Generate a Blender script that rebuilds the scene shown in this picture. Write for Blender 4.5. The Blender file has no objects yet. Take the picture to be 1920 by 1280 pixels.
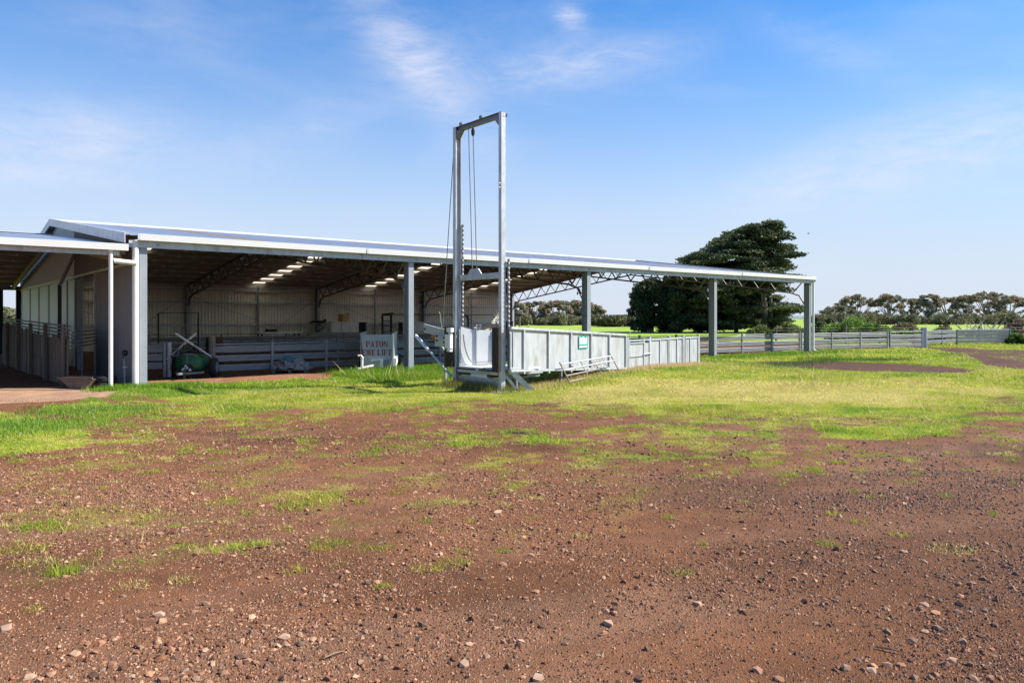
import bpy, math, random
import numpy as np
from mathutils import Vector, Matrix

random.seed(7)
RNG = np.random.default_rng(11)
R = math.radians
scene = bpy.context.scene
C = scene.collection

# ------------------------------------------------------------------ camera
FPX = 1430.0           # focal length in photo pixels (1920 wide)
CAMH = 1.77
HORIZON = 597.0
cam_d = bpy.data.cameras.new('camera')
cam = bpy.data.objects.new('camera', cam_d)
C.objects.link(cam)
cam.location = (0, 0, CAMH)
cam.rotation_euler = (R(90), 0, 0)
cam_d.sensor_width = 36.0
cam_d.lens = FPX / 1920 * 36
cam_d.shift_y = -(640 - HORIZON) / 1920
cam_d.clip_start = 0.1
cam_d.clip_end = 9000
scene.camera = cam

# ------------------------------------------------------------------ sun and sky
SUN_AZ = R(86)         # clockwise from +Y
SUN_EL = R(43)
world = bpy.data.worlds.new('World')
scene.world = world
world.use_nodes = True
wn, wl = world.node_tree.nodes, world.node_tree.links
wn.clear()


def wnode(t, **k):
    n = wn.new(t)
    for a, b in k.items():
        setattr(n, a, b)
    return n


def wmath(op, a, b=None, c=None):
    n = wnode('ShaderNodeMath', operation=op)
    for i, v in enumerate((a, b, c)):
        if v is None:
            continue
        if isinstance(v, (int, float)):
            n.inputs[i].default_value = v
        else:
            wl.new(v, n.inputs[i])
    return n.outputs[0]


sky = wnode('ShaderNodeTexSky', sky_type='NISHITA')
sky.sun_disc = False
sky.sun_elevation = SUN_EL
sky.sun_rotation = SUN_AZ
sky.altitude = 50
sky.air_density = 1.0
sky.dust_density = 0.6
sky.ozone_density = 2.0
hsv = wnode('ShaderNodeHueSaturation')
hsv.inputs['Hue'].default_value = 0.5
hsv.inputs['Saturation'].default_value = 1.22
hsv.inputs['Value'].default_value = 1.0
wl.new(sky.outputs[0], hsv.inputs['Color'])
# clouds: azimuth / elevation of the world direction
tc = wnode('ShaderNodeTexCoord')
sep = wnode('ShaderNodeSeparateXYZ')
wl.new(tc.outputs['Generated'], sep.inputs[0])
az = wmath('ARCTAN2', sep.outputs[0], sep.outputs[1])
el = wmath('ARCSINE', sep.outputs[2])
comb = wnode('ShaderNodeCombineXYZ')
wl.new(az, comb.inputs[0])
wl.new(el, comb.inputs[1])


def wnoise(scale, detail, rough, sx, sy, rot=0.0, dist=0.0):
    mp = wnode('ShaderNodeMapping')
    mp.inputs['Scale'].default_value = (sx, sy, 1)
    mp.inputs['Rotation'].default_value = (0, 0, rot)
    wl.new(comb.outputs[0], mp.inputs[0])
    nz = wnode('ShaderNodeTexNoise')
    nz.inputs['Scale'].default_value = scale
    nz.inputs['Detail'].default_value = detail
    nz.inputs['Roughness'].default_value = rough
    nz.inputs['Distortion'].default_value = dist
    wl.new(mp.outputs[0], nz.inputs['Vector'])
    return nz.outputs['Fac']


def blob(px, py, rx, ry, rot):
    """soft ellipse in the sky, given by direction (angles)"""
    a0 = math.atan2(px - 960, FPX)
    e0 = math.atan2((HORIZON - py), math.hypot(FPX, px - 960))
    ax, ay = rx / FPX, ry / FPX
    da = wmath('SUBTRACT', az, a0)
    de = wmath('SUBTRACT', el, e0)
    c, s = math.cos(rot), math.sin(rot)
    u = wmath('ADD', wmath('MULTIPLY', da, c / ax), wmath('MULTIPLY', de, s / ax))
    v = wmath('ADD', wmath('MULTIPLY', da, -s / ay), wmath('MULTIPLY', de, c / ay))
    d = wmath('ADD', wmath('MULTIPLY', u, u), wmath('MULTIPLY', v, v))
    return wmath('POWER', 2.718, wmath('MULTIPLY', d, -1.0))


wisp = wnoise(9, 8, 0.62, 1.0, 2.2, 0.6, 1.2)
fine = wnoise(16, 9, 0.66, 1.0, 4.5, 0.62, 0.9)
broad = wnoise(3.2, 5, 0.55, 1.0, 3.0, 0.1, 0.6)
acc = None
for (px, py, rx, ry, rot, amp) in [(795, 140, 170, 50, -0.75, 1.0), (1090, 125, 190, 38, 0.12, 0.8),
                                   (900, 80, 260, 70, 0.0, 0.30),
                                   (1070, 31, 30, 17, -0.4, 1.25), (120, 265, 170, 60, 0.1, 0.95),
                                   (1760, 280, 330, 60, 0.2, 0.95), (90, 330, 120, 14, 0.0, 0.4),
                                   (1480, 350, 90, 40, 0.7, 0.3), (300, 60, 200, 60, 0.0, 0.25), (1540, 90, 160, 30, -0.5, 0.35), (560, 250, 200, 50, 0.4, 0.35)]:
    b = wmath('MULTIPLY', blob(px, py, rx, ry, rot), amp)
    acc = b if acc is None else wmath('ADD', acc, b)
tex = wmath('ADD', wmath('MULTIPLY', wisp, 0.9), wmath('MULTIPLY', fine, 0.75))
tex = wmath('SUBTRACT', tex, 0.45)
cl = wmath('MULTIPLY', acc, tex)
gen = wmath('MULTIPLY', wmath('MAXIMUM', wmath('SUBTRACT', broad, 0.5), 0.0), 0.55)
cl = wmath('ADD', cl, gen)
cl = wmath('MINIMUM', wmath('MAXIMUM', cl, 0.0), 0.9)
# pale haze low in the sky
veil = wnode('ShaderNodeMix', data_type='RGBA')
ele = wmath('DIVIDE', wmath('MAXIMUM', el, 0.0), 0.25)
vf = wmath('MULTIPLY', wmath('POWER', 2.718, wmath('MULTIPLY', wmath('POWER', ele, 2.0), -1.0)), 0.96)
wl.new(vf, veil.inputs['Factor'])
tint = wnode('ShaderNodeMix', data_type='RGBA', blend_type='MULTIPLY')
tint.inputs['Factor'].default_value = 1.0
tint.inputs[7].default_value = (0.27, 0.92, 1.30, 1)
wl.new(hsv.outputs[0], tint.inputs[6])
wl.new(tint.outputs[2], veil.inputs[6])
veil.inputs[7].default_value = (4.75, 5.1, 5.9, 1)
mixc = wnode('ShaderNodeMix', data_type='RGBA')
wl.new(cl, mixc.inputs['Factor'])
wl.new(veil.outputs[2], mixc.inputs[6])
mixc.inputs[7].default_value = (5.7, 5.8, 6.5, 1)
bg = wnode('ShaderNodeBackground')
bg.inputs['Strength'].default_value = 0.078
wl.new(mixc.outputs[2], bg.inputs['Color'])
wo = wnode('ShaderNodeOutputWorld')
wl.new(bg.outputs[0], wo.inputs[0])

sun_d = bpy.data.lights.new('sun', 'SUN')
sun_d.energy = 5.0
sun_d.angle = R(0.55)
sun_d.color = (1.0, 0.935, 0.82)
sun = bpy.data.objects.new('sun', sun_d)
C.objects.link(sun)
S_DIR = Vector((math.sin(SUN_AZ) * math.cos(SUN_EL), math.cos(SUN_AZ) * math.cos(SUN_EL), math.sin(SUN_EL)))
sun.rotation_euler = S_DIR.to_track_quat('Z', 'Y').to_euler()
sun.location = (60, 0, 60)

vs = scene.view_settings
vs.view_transform = 'Standard'
vs.look = 'None'
vs.exposure = 0.97
vs.gamma = 1.0
vs.use_curve_mapping = False
scene.cycles.max_bounces = 6
scene.cycles.diffuse_bounces = 4
scene.cycles.glossy_bounces = 3
scene.cycles.transmission_bounces = 3
scene.cycles.transparent_max_bounces = 4
scene.cycles.caustics_reflective = False
scene.cycles.caustics_refractive = False
scene.cycles.use_denoising = True


# ------------------------------------------------------------------ materials
def new_mat(name):
    m = bpy.data.materials.new(name)
    m.use_nodes = True
    nt = m.node_tree
    b = nt.nodes['Principled BSDF']
    return m, nt, b


def mat(name, col, rough=0.6, metal=0.0, var=0.12, scale=3.0, col2=None, stretch=(1, 1, 1), bump=0.0, bscale=40.0,
        dirt=None, spec=0.4, coords='Object'):
    """plain surface with two octaves of colour variation, optional ground-dirt streaks and fine relief"""
    m, nt, b = new_mat(name)
    N, L = nt.nodes, nt.links
    tcn = N.new('ShaderNodeTexCoord')
    mp = N.new('ShaderNodeMapping')
    mp.inputs['Scale'].default_value = stretch
    L.new(tcn.outputs[coords], mp.inputs[0])
    nz = N.new('ShaderNodeTexNoise')
    nz.inputs['Scale'].default_value = scale
    nz.inputs['Detail'].default_value = 6
    nz.inputs['Roughness'].default_value = 0.65
    L.new(mp.outputs[0], nz.inputs['Vector'])
    rp = N.new('ShaderNodeValToRGB')
    rp.color_ramp.elements[0].position = 0.3
    rp.color_ramp.elements[1].position = 0.7
    if col2 is None:
        col2 = tuple(min(1, c * (1 + var)) for c in col)
        c1 = tuple(c * (1 - var) for c in col)
    else:
        c1 = col
    rp.color_ramp.elements[0].color = (*c1, 1)
    rp.color_ramp.elements[1].color = (*col2, 1)
    L.new(nz.outputs['Fac'], rp.inputs[0])
    out = rp.outputs[0]
    if dirt:
        n2 = N.new('ShaderNodeTexNoise')
        n2.inputs['Scale'].default_value = dirt[1]
        n2.inputs['Detail'].default_value = 5
        n2.inputs['Roughness'].default_value = 0.7
        L.new(mp.outputs[0], n2.inputs['Vector'])
        r2 = N.new('ShaderNodeMapRange')
        r2.inputs[1].default_value = dirt[2]
        r2.inputs[2].default_value = dirt[2] + 0.2
        r2.inputs[4].default_value = dirt[3]
        L.new(n2.outputs['Fac'], r2.inputs[0])
        mx = N.new('ShaderNodeMix')
        mx.data_type = 'RGBA'
        L.new(r2.outputs[0], mx.inputs['Factor'])
        L.new(out, mx.inputs[6])
        mx.inputs[7].default_value = (*dirt[0], 1)
        out = mx.outputs[2]
    L.new(out, b.inputs['Base Color'])
    b.inputs['Roughness'].default_value = rough
    b.inputs['Metallic'].default_value = metal
    b.inputs['Specular IOR Level'].default_value = spec
    if bump:
        n3 = N.new('ShaderNodeTexNoise')
        n3.inputs['Scale'].default_value = bscale
        n3.inputs['Detail'].default_value = 4
        L.new(mp.outputs[0], n3.inputs['Vector'])
        bp = N.new('ShaderNodeBump')
        bp.inputs['Strength'].default_value = bump
        bp.inputs['Distance'].default_value = 0.02
        L.new(n3.outputs['Fac'], bp.inputs['Height'])
        L.new(bp.outputs[0], b.inputs['Normal'])
    return m


M = {}
M['roof'] = mat('roof_steel', (0.62, 0.63, 0.66), 0.45, 0.5, 0.05, 0.6, dirt=((0.46, 0.46, 0.46), 0.25, 0.5, 0.35))
M['wall'] = mat('wall_steel', (0.74, 0.71, 0.61), 0.5, 0.2, 0.10, 0.8, dirt=((0.22, 0.20, 0.16), 1.3, 0.55, 0.5),
                stretch=(1, 1, 0.3))
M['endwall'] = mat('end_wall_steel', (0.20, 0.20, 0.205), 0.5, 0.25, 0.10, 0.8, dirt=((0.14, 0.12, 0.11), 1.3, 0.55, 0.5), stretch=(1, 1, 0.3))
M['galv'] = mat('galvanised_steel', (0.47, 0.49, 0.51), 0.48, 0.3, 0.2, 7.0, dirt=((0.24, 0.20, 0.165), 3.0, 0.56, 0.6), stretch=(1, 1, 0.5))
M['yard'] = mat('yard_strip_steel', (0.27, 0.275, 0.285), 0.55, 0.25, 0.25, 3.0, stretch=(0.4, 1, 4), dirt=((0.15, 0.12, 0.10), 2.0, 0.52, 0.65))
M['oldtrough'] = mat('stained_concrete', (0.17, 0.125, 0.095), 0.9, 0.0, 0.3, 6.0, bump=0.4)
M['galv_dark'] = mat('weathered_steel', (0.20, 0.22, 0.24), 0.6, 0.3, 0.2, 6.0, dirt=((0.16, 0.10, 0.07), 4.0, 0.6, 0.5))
M['post'] = mat('column_steel', (0.32, 0.34, 0.37), 0.5, 0.3, 0.10, 4.0, dirt=((0.24, 0.22, 0.20), 2.0, 0.58, 0.5))
M['truss'] = mat('truss_steel', (0.17, 0.14, 0.125), 0.6, 0.2, 0.2, 3.0)
M['purlin'] = mat('purlin_steel', (0.33, 0.28, 0.23), 0.6, 0.2, 0.15, 2.0)
M['white'] = mat('white_paint', (0.68, 0.68, 0.67), 0.4, 0.0, 0.04, 2.0, dirt=((0.5, 0.48, 0.44), 2.5, 0.6, 0.4))
M['pale'] = mat('pale_cladding', (0.66, 0.77, 0.78), 0.5, 0.0, 0.05, 1.0)
M['pvc'] = mat('cream_pipe', (0.74, 0.72, 0.68), 0.35, 0.0, 0.05, 3.0)
M['panel'] = mat('race_panel_steel', (0.45, 0.47, 0.495), 0.45, 0.25, 0.16, 3.5, dirt=((0.24, 0.20, 0.16), 2.6, 0.50, 0.75),
                 stretch=(1, 1, 0.35))
M['cage'] = mat('cage_panel_steel', (0.70, 0.71, 0.71), 0.42, 0.1, 0.07, 2.5, dirt=((0.50, 0.45, 0.40), 3.0, 0.6, 0.5))
M['rubber'] = mat('dark_rubber_board', (0.030, 0.024, 0.021), 0.75, 0.0, 0.3, 8.0)
M['black'] = mat('black_steel', (0.018, 0.018, 0.02), 0.6, 0.0, 0.25, 6.0)
M['tyre'] = mat('tyre_rubber', (0.02, 0.02, 0.02), 0.85, 0.0, 0.25, 12.0, bump=0.3)
M['wood'] = mat('weathered_timber', (0.20, 0.175, 0.145), 0.85, 0.0, 0.3, 5.0, stretch=(6, 6, 0.5), bump=0.4, bscale=12)
M['board'] = mat('grey_board', (0.15, 0.125, 0.10), 0.8, 0.0, 0.5, 3.0, stretch=(5, 5, 0.35), bump=0.3, bscale=8)
M['rust'] = mat('rusty_steel', (0.22, 0.14, 0.10), 0.8, 0.1, 0.3, 8.0, col2=(0.42, 0.36, 0.32))
M['rustred'] = mat('red_oxide_drum', (0.09, 0.03, 0.02), 0.8, 0.0, 0.3, 5.0)
M['green'] = mat('green_tank_plastic', (0.008, 0.10, 0.045), 0.35, 0.0, 0.12, 3.0, dirt=((0.06, 0.09, 0.06), 4.0, 0.58, 0.6))
M['orange'] = mat('orange_guard', (0.40, 0.09, 0.02), 0.6, 0.0, 0.2, 6.0)
M['card'] = mat('cardboard', (0.52, 0.33, 0.16), 0.8, 0.0, 0.1, 4.0)
M['red'] = mat('stencil_red', (0.26, 0.012, 0.018), 0.6, 0.0, 0.3, 14.0)
M['signgreen'] = mat('sign_green', (0.02, 0.24, 0.19), 0.4, 0.0, 0.05, 4.0)
M['signwhite'] = mat('sign_white', (0.80, 0.80, 0.80), 0.4, 0.0, 0.02, 4.0)
M['concrete'] = mat('concrete', (0.40, 0.37, 0.33), 0.9, 0.0, 0.15, 6.0, bump=0.3)
M['bark'] = mat('tree_bark', (0.22, 0.19, 0.16), 0.9, 0.0, 0.3, 2.0, stretch=(2, 2, 0.4))
M['gum'] = mat('pale_gum_bark', (0.50, 0.46, 0.40), 0.8, 0.0, 0.25, 1.5, stretch=(2, 2, 0.4))
M['stick'] = mat('dry_stick', (0.24, 0.16, 0.10), 0.85, 0.0, 0.25, 6.0)
M['tarpblue'] = mat('tarp_blue', (0.02, 0.07, 0.10), 0.45, 0.0, 0.3, 7.0, col2=(0.06, 0.18, 0.24))
M['tarp'] = mat('crumpled_sheet', (0.05, 0.045, 0.045), 0.4, 0.0, 0.3, 9.0, col2=(0.34, 0.32, 0.33))
M['poly'] = mat('grey_poly', (0.36, 0.40, 0.43), 0.5, 0.0, 0.08, 2.0)
M['cable'] = mat('steel_cable', (0.22, 0.20, 0.18), 0.6, 0.4, 0.1, 5.0)

# translucent roof sheet
m, nt, b = new_mat('skylight_sheet')
N, L = nt.nodes, nt.links
tr = N.new('ShaderNodeBsdfTranslucent')
tr.inputs[0].default_value = (0.90, 0.79, 0.60, 1)
df = N.new('ShaderNodeBsdfDiffuse')
df.inputs[0].default_value = (0.6, 0.58, 0.54, 1)
mx = N.new('ShaderNodeMixShader')
nz = N.new('ShaderNodeTexNoise')
nz.inputs['Scale'].default_value = 2.0
mr = N.new('ShaderNodeMapRange')
mr.inputs[3].default_value = 0.12
mr.inputs[4].default_value = 0.32
L.new(nz.outputs['Fac'], mr.inputs[0])
L.new(mr.outputs[0], mx.inputs[0])
L.new(tr.outputs[0], mx.inputs[1])
L.new(df.outputs[0], mx.inputs[2])
L.new(mx.outputs[0], N['Material Output'].inputs[0])
M['skylight'] = m


def leaf_mat(name, attr='col', trans=0.35, rough=0.55):
    """foliage: colour per leaf from a colour attribute, light passing through the blade"""
    m, nt, b = new_mat(name)
    N, L = nt.nodes, nt.links
    at = N.new('ShaderNodeAttribute')
    at.attribute_name = attr
    L.new(at.outputs['Color'], b.inputs['Base Color'])
    b.inputs['Roughness'].default_value = rough
    b.inputs['Specular IOR Level'].default_value = 0.25
    tl = N.new('ShaderNodeBsdfTranslucent')
    L.new(at.outputs['Color'], tl.inputs[0])
    ms = N.new('ShaderNodeMixShader')
    ms.inputs[0].default_value = trans
    L.new(b.outputs[0], ms.inputs[1])
    L.new(tl.outputs[0], ms.inputs[2])
    L.new(ms.outputs[0], N['Material Output'].inputs[0])
    return m


M['leaf'] = leaf_mat('foliage')
M['grass'] = leaf_mat('grass_blade', trans=0.4)
M['stone'] = None


def stone_mat():
    m, nt, b = new_mat('stone_surface')
    N, L = nt.nodes, nt.links
    at = N.new('ShaderNodeAttribute')
    at.attribute_name = 'col'
    tcn = N.new('ShaderNodeTexCoord')
    nz = N.new('ShaderNodeTexNoise')
    nz.inputs['Scale'].default_value = 45
    nz.inputs['Detail'].default_value = 4
    L.new(tcn.outputs['Object'], nz.inputs['Vector'])
    mr = N.new('ShaderNodeMapRange')
    mr.inputs[3].default_value = 0.7
    mr.inputs[4].default_value = 1.3
    L.new(nz.outputs['Fac'], mr.inputs[0])
    vm = N.new('ShaderNodeVectorMath')
    vm.operation = 'SCALE'
    L.new(at.outputs['Color'], vm.inputs[0])
    L.new(mr.outputs[0], vm.inputs['Scale'])
    L.new(vm.outputs[0], b.inputs['Base Color'])
    b.inputs['Roughness'].default_value = 0.9
    b.inputs['Specular IOR Level'].default_value = 0.2
    return m


M['stone'] = stone_mat()


# ------------------------------------------------------------------ mesh helpers
class MB:
    def __init__(s):
        s.v, s.f = [], []

    def add(s, vs_, fs_):
        o = len(s.v)
        s.v.extend([tuple(p) for p in vs_])
        s.f.extend([tuple(i + o for i in q) for q in fs_])
        return s

    def box(s, x0, x1, y0, y1, z0, z1):
        return s.add([(x0, y0, z0), (x1, y0, z0), (x1, y1, z0), (x0, y1, z0), (x0, y0, z1), (x1, y0, z1), (x1, y1, z1), (x0, y1, z1)],
                     [(0, 3, 2, 1), (4, 5, 6, 7), (0, 1, 5, 4), (1, 2, 6, 5), (2, 3, 7, 6), (3, 0, 4, 7)])

    def bbox(s, x0, x1, y0, y1, z0, z1, b=0.01):
        """box with bevelled vertical edges"""
        pts = [(x0 + b, y0), (x1 - b, y0), (x1, y0 + b), (x1, y1 - b), (x1 - b, y1), (x0 + b, y1), (x0, y1 - b), (x0, y0 + b)]
        return s.prism([(p[0], p[1], z0) for p in pts], (0, 0, z1 - z0))

    def prism(s, poly, d):
        """polygon (list of 3d points) pushed along d"""
        n = len(poly)
        d = Vector(d)
        a = [Vector(p) for p in poly]
        vs_ = a + [p + d for p in a]
        fs_ = [tuple(range(n))[::-1], tuple(range(n, 2 * n))]
        fs_ += [(i, (i + 1) % n, n + (i + 1) % n, n + i) for i in range(n)]
        return s.add(vs_, fs_)

    def beam(s, p0, p1, w, h, up=(0, 0, 1)):
        p0, p1 = Vector(p0), Vector(p1)
        d = (p1 - p0).normalized()
        up = Vector(up)
        if abs(d.dot(up)) > 0.98:
            up = Vector((1, 0, 0))
        x = d.cross(up).normalized()
        y = x.cross(d).normalized()
        q = [p0 + x * a * w / 2 + y * b_ * h / 2 for a, b_ in ((-1, -1), (1, -1), (1, 1), (-1, 1))]
        return s.prism(q, p1 - p0)

    def isec(s, p0, p1, width, depth, up, tf=0.014, tw=0.010):
        """I section swept p0..p1; depth runs along up"""
        p0, p1 = Vector(p0), Vector(p1)
        d = (p1 - p0).normalized()
        u = Vector(up).normalized()
        x = d.cross(u).normalized()
        w, h = width / 2, depth / 2
        t = tw / 2
        pr = [(-w, -h), (w, -h), (w, -h + tf), (t, -h + tf), (t, h - tf), (w, h - tf), (w, h), (-w, h), (-w, h - tf), (-t, h - tf), (-t, -h + tf), (-w, -h + tf)]
        return s.prism([p0 + x * a + u * b_ for a, b_ in pr], p1 - p0)

    def tube(s, pts, r, n=8, r1=None, caps=True):
        pts = [Vector(p) for p in pts]
        k = len(pts)
        rings = []
        ref = None
        for i, p in enumerate(pts):
            d = (pts[min(i + 1, k - 1)] - pts[max(i - 1, 0)]).normalized()
            if ref is None or abs(d.dot(ref)) > 0.95:
                ref = Vector((0, 0, 1)) if abs(d.z) < 0.9 else Vector((1, 0, 0))
            x = d.cross(ref).normalized()
            y = x.cross(d).normalized()
            if isinstance(r, (list, tuple)):
                rr = r[i]
            else:
                rr = r if r1 is None else r + (r1 - r) * i / (k - 1)
            rings.append([p + (x * math.cos(2 * math.pi * j / n) + y * math.sin(2 * math.pi * j / n)) * rr for j in range(n)])
        vs_ = [v for rg in rings for v in rg]
        fs_ = []
        for i in range(k - 1):
            for j in range(n):
                a, b_ = i * n + j, i * n + (j + 1) % n
                fs_.append((a, b_, b_ + n, a + n))
        if caps:
            fs_.append(tuple(range(n))[::-1])
            fs_.append(tuple(range((k - 1) * n, k * n)))
        return s.add(vs_, fs_)

    def lathe(s, prof, center, axis='z', n=16):
        """prof: list of (radius, offset along the axis)"""
        cx, cy, cz = center
        vs_ = []
        for r, o in prof:
            for j in range(n):
                a = 2 * math.pi * j / n
                c_, s_ = math.cos(a) * r, math.sin(a) * r
                if axis == 'z':
                    vs_.append((cx + c_, cy + s_, cz + o))
                elif axis == 'x':
                    vs_.append((cx + o, cy + c_, cz + s_))
                else:
                    vs_.append((cx + c_, cy + o, cz + s_))
        fs_ = []
        k = len(prof)
        for i in range(k - 1):
            for j in range(n):
                a, b_ = i * n + j, i * n + (j + 1) % n
                fs_.append((a, b_, b_ + n, a + n))
        fs_.append(tuple(range(n)))
        fs_.append(tuple(range((k - 1) * n, k * n)))
        return s.add(vs_, fs_)

    def mesh(s, name):
        me = bpy.data.meshes.new(name)
        me.from_pydata(s.v, [], s.f)
        me.validate()
        me.update()
        return me

    def build(s, name, m, parent=None, smooth=False, loc=None):
        me = s.mesh(name)
        me.materials.append(M[m] if isinstance(m, str) else m)
        if smooth:
            smooth_mesh(me)
        return link(name, me, parent, loc)


def smooth_mesh(me, angle=40):
    me.polygons.foreach_set('use_smooth', np.ones(len(me.polygons), dtype=bool))
    me.set_sharp_from_angle(angle=R(angle))


def link(name, me, parent=None, loc=None, rz=None):
    o = bpy.data.objects.new(name, me)
    C.objects.link(o)
    if parent is not None:
        o.parent = parent
    if loc is not None:
        o.location = loc
    if rz is not None:
        o.rotation_euler = (0, 0, rz)
    return o


def tag(o, label=None, cat=None, group=None, kind=None):
    if label:
        o['label'] = label
    if cat:
        o['category'] = cat
    if group:
        o['group'] = group
    if kind:
        o['kind'] = kind
    return o


def thing(name, label, cat, loc=(0, 0, 0), rz=0.0, group=None):
    o = bpy.data.objects.new(name, None)
    o.empty_display_size = 0.2
    C.objects.link(o)
    o.location = loc
    o.rotation_euler = (0, 0, rz)
    return tag(o, label, cat, group)


def raw_mesh(name, verts, faces_idx, nside, col=None, m=None):
    """big meshes straight from numpy arrays; faces_idx (n, nside)"""
    me = bpy.data.meshes.new(name)
    nv, nf = len(verts), len(faces_idx)
    me.vertices.add(nv)
    me.vertices.foreach_set('co', np.ascontiguousarray(verts, dtype=np.float32).ravel())
    me.loops.add(nf * nside)
    me.loops.foreach_set('vertex_index', np.ascontiguousarray(faces_idx, dtype=np.int32).ravel())
    me.polygons.add(nf)
    me.polygons.foreach_set('loop_start', np.arange(0, nf * nside, nside, dtype=np.int32))
    me.polygons.foreach_set('loop_total', np.full(nf, nside, dtype=np.int32))
    me.update(calc_edges=True)
    me.polygons.foreach_set('use_smooth', np.zeros(nf, dtype=bool))
    if col is not None:
        a = me.color_attributes.new('col', 'FLOAT_COLOR', 'POINT')
        c4 = np.ones((nv, 4), dtype=np.float32)
        c4[:, :3] = col
        a.data.foreach_set('color', c4.ravel())
    if m is not None:
        me.materials.append(m)
    return me


RUTS = [(8.6, 0.30, -0.012), (10.1, 0.26, -0.012), (6.3, 0.42, -0.02), (12.6, 0.10, 0.006)]


def rut(x, y):
    """0..1 strength of the smooth wheel tracks crossing the yard"""
    r = np.zeros(np.shape(x))
    for k, (a, b_, c_) in enumerate(RUTS):
        yc = a + b_ * x + c_ * x * x + 0.25 * np.sin(x * 0.7 + k)
        for off in (-0.72, 0.72):
            d = (y - yc - off) / 0.26
            r = np.maximum(r, np.exp(-d * d))
    return r * np.clip((fbm(np.asarray(x) * 0.5 + 8, np.asarray(y) * 0.5 + 2, 3) - 0.34) * 5, 0, 1)


# smooth value noise for masks and heights
_perm = np.random.default_rng(3).random((256, 256))


def vnoise(x, y):
    x = np.asarray(x, dtype=np.float64)
    y = np.asarray(y, dtype=np.float64)
    xi, yi = np.floor(x).astype(int), np.floor(y).astype(int)
    fx, fy = x - xi, y - yi
    fx, fy = fx * fx * (3 - 2 * fx), fy * fy * (3 - 2 * fy)
    g = lambda a, b_: _perm[a % 256, b_ % 256]
    return (g(xi, yi) * (1 - fx) + g(xi + 1, yi) * fx) * (1 - fy) + (g(xi, yi + 1) * (1 - fx) + g(xi + 1, yi + 1) * fx) * fy


def fbm(x, y, o=4):
    s, a, t = 0.0, 0.5, 0.0
    for i in range(o):
        s = s + a * vnoise(x * 2 ** i + 17 * i, y * 2 ** i + 31 * i)
        t += a
        a *= 0.5
    return s / t


def G(px, py, h=0.0):
    """ground position of a feature measured in the photograph"""
    Z = FPX * (CAMH - h) / (py - HORIZON)
    return ((px - 960) / FPX * Z, Z)


def gz(x, y):
    """ground height"""
    x = np.asarray(x, dtype=np.float64)
    y = np.asarray(y, dtype=np.float64)
    b_ = 0.13 * np.exp(-((x - 3.5) ** 2 / 18 + (y - 24) ** 2 / 22))
    near = np.clip((y - 2) / 3, 0, 1) * np.clip((60 - y) / 20, 0, 1)
    n = (fbm(x * 0.55, y * 0.55, 3) - 0.5) * 0.07 * near
    return b_ + n - 0.022 * rut(x, y) * near


# shed frame: local x along the eaves, y into the shed
ANG = math.atan2(0.6237, 0.7816)
E1 = Vector((math.cos(ANG), math.sin(ANG), 0))
E2 = Vector((-math.sin(ANG), math.cos(ANG), 0))
A0 = Vector((-9.51, 19.67, 0))


def W(m_, t_, z=0.0):
    p = A0 + E1 * m_ + E2 * t_
    return Vector((p.x, p.y, z))


def to_mt(x, y):
    return (x - A0.x) * E1.x + (y - A0.y) * E1.y, (x - A0.x) * E2.x + (y - A0.y) * E2.y


# ------------------------------------------------------------------ ground cover layout (measured on the ground plane)
def poly_world(pts):
    return np.array([G(a, b_) for a, b_ in pts])


def inside(poly, x, y):
    r = np.zeros(x.shape, dtype=bool)
    n = len(poly)
    j = n - 1
    for i in range(n):
        xi, yi = poly[i]
        xj, yj = poly[j]
        c = ((yi > y) != (yj > y)) & (x < (xj - xi) * (y - yi) / (yj - yi + 1e-12) + xi)
        r ^= c
        j = i
    return r


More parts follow.
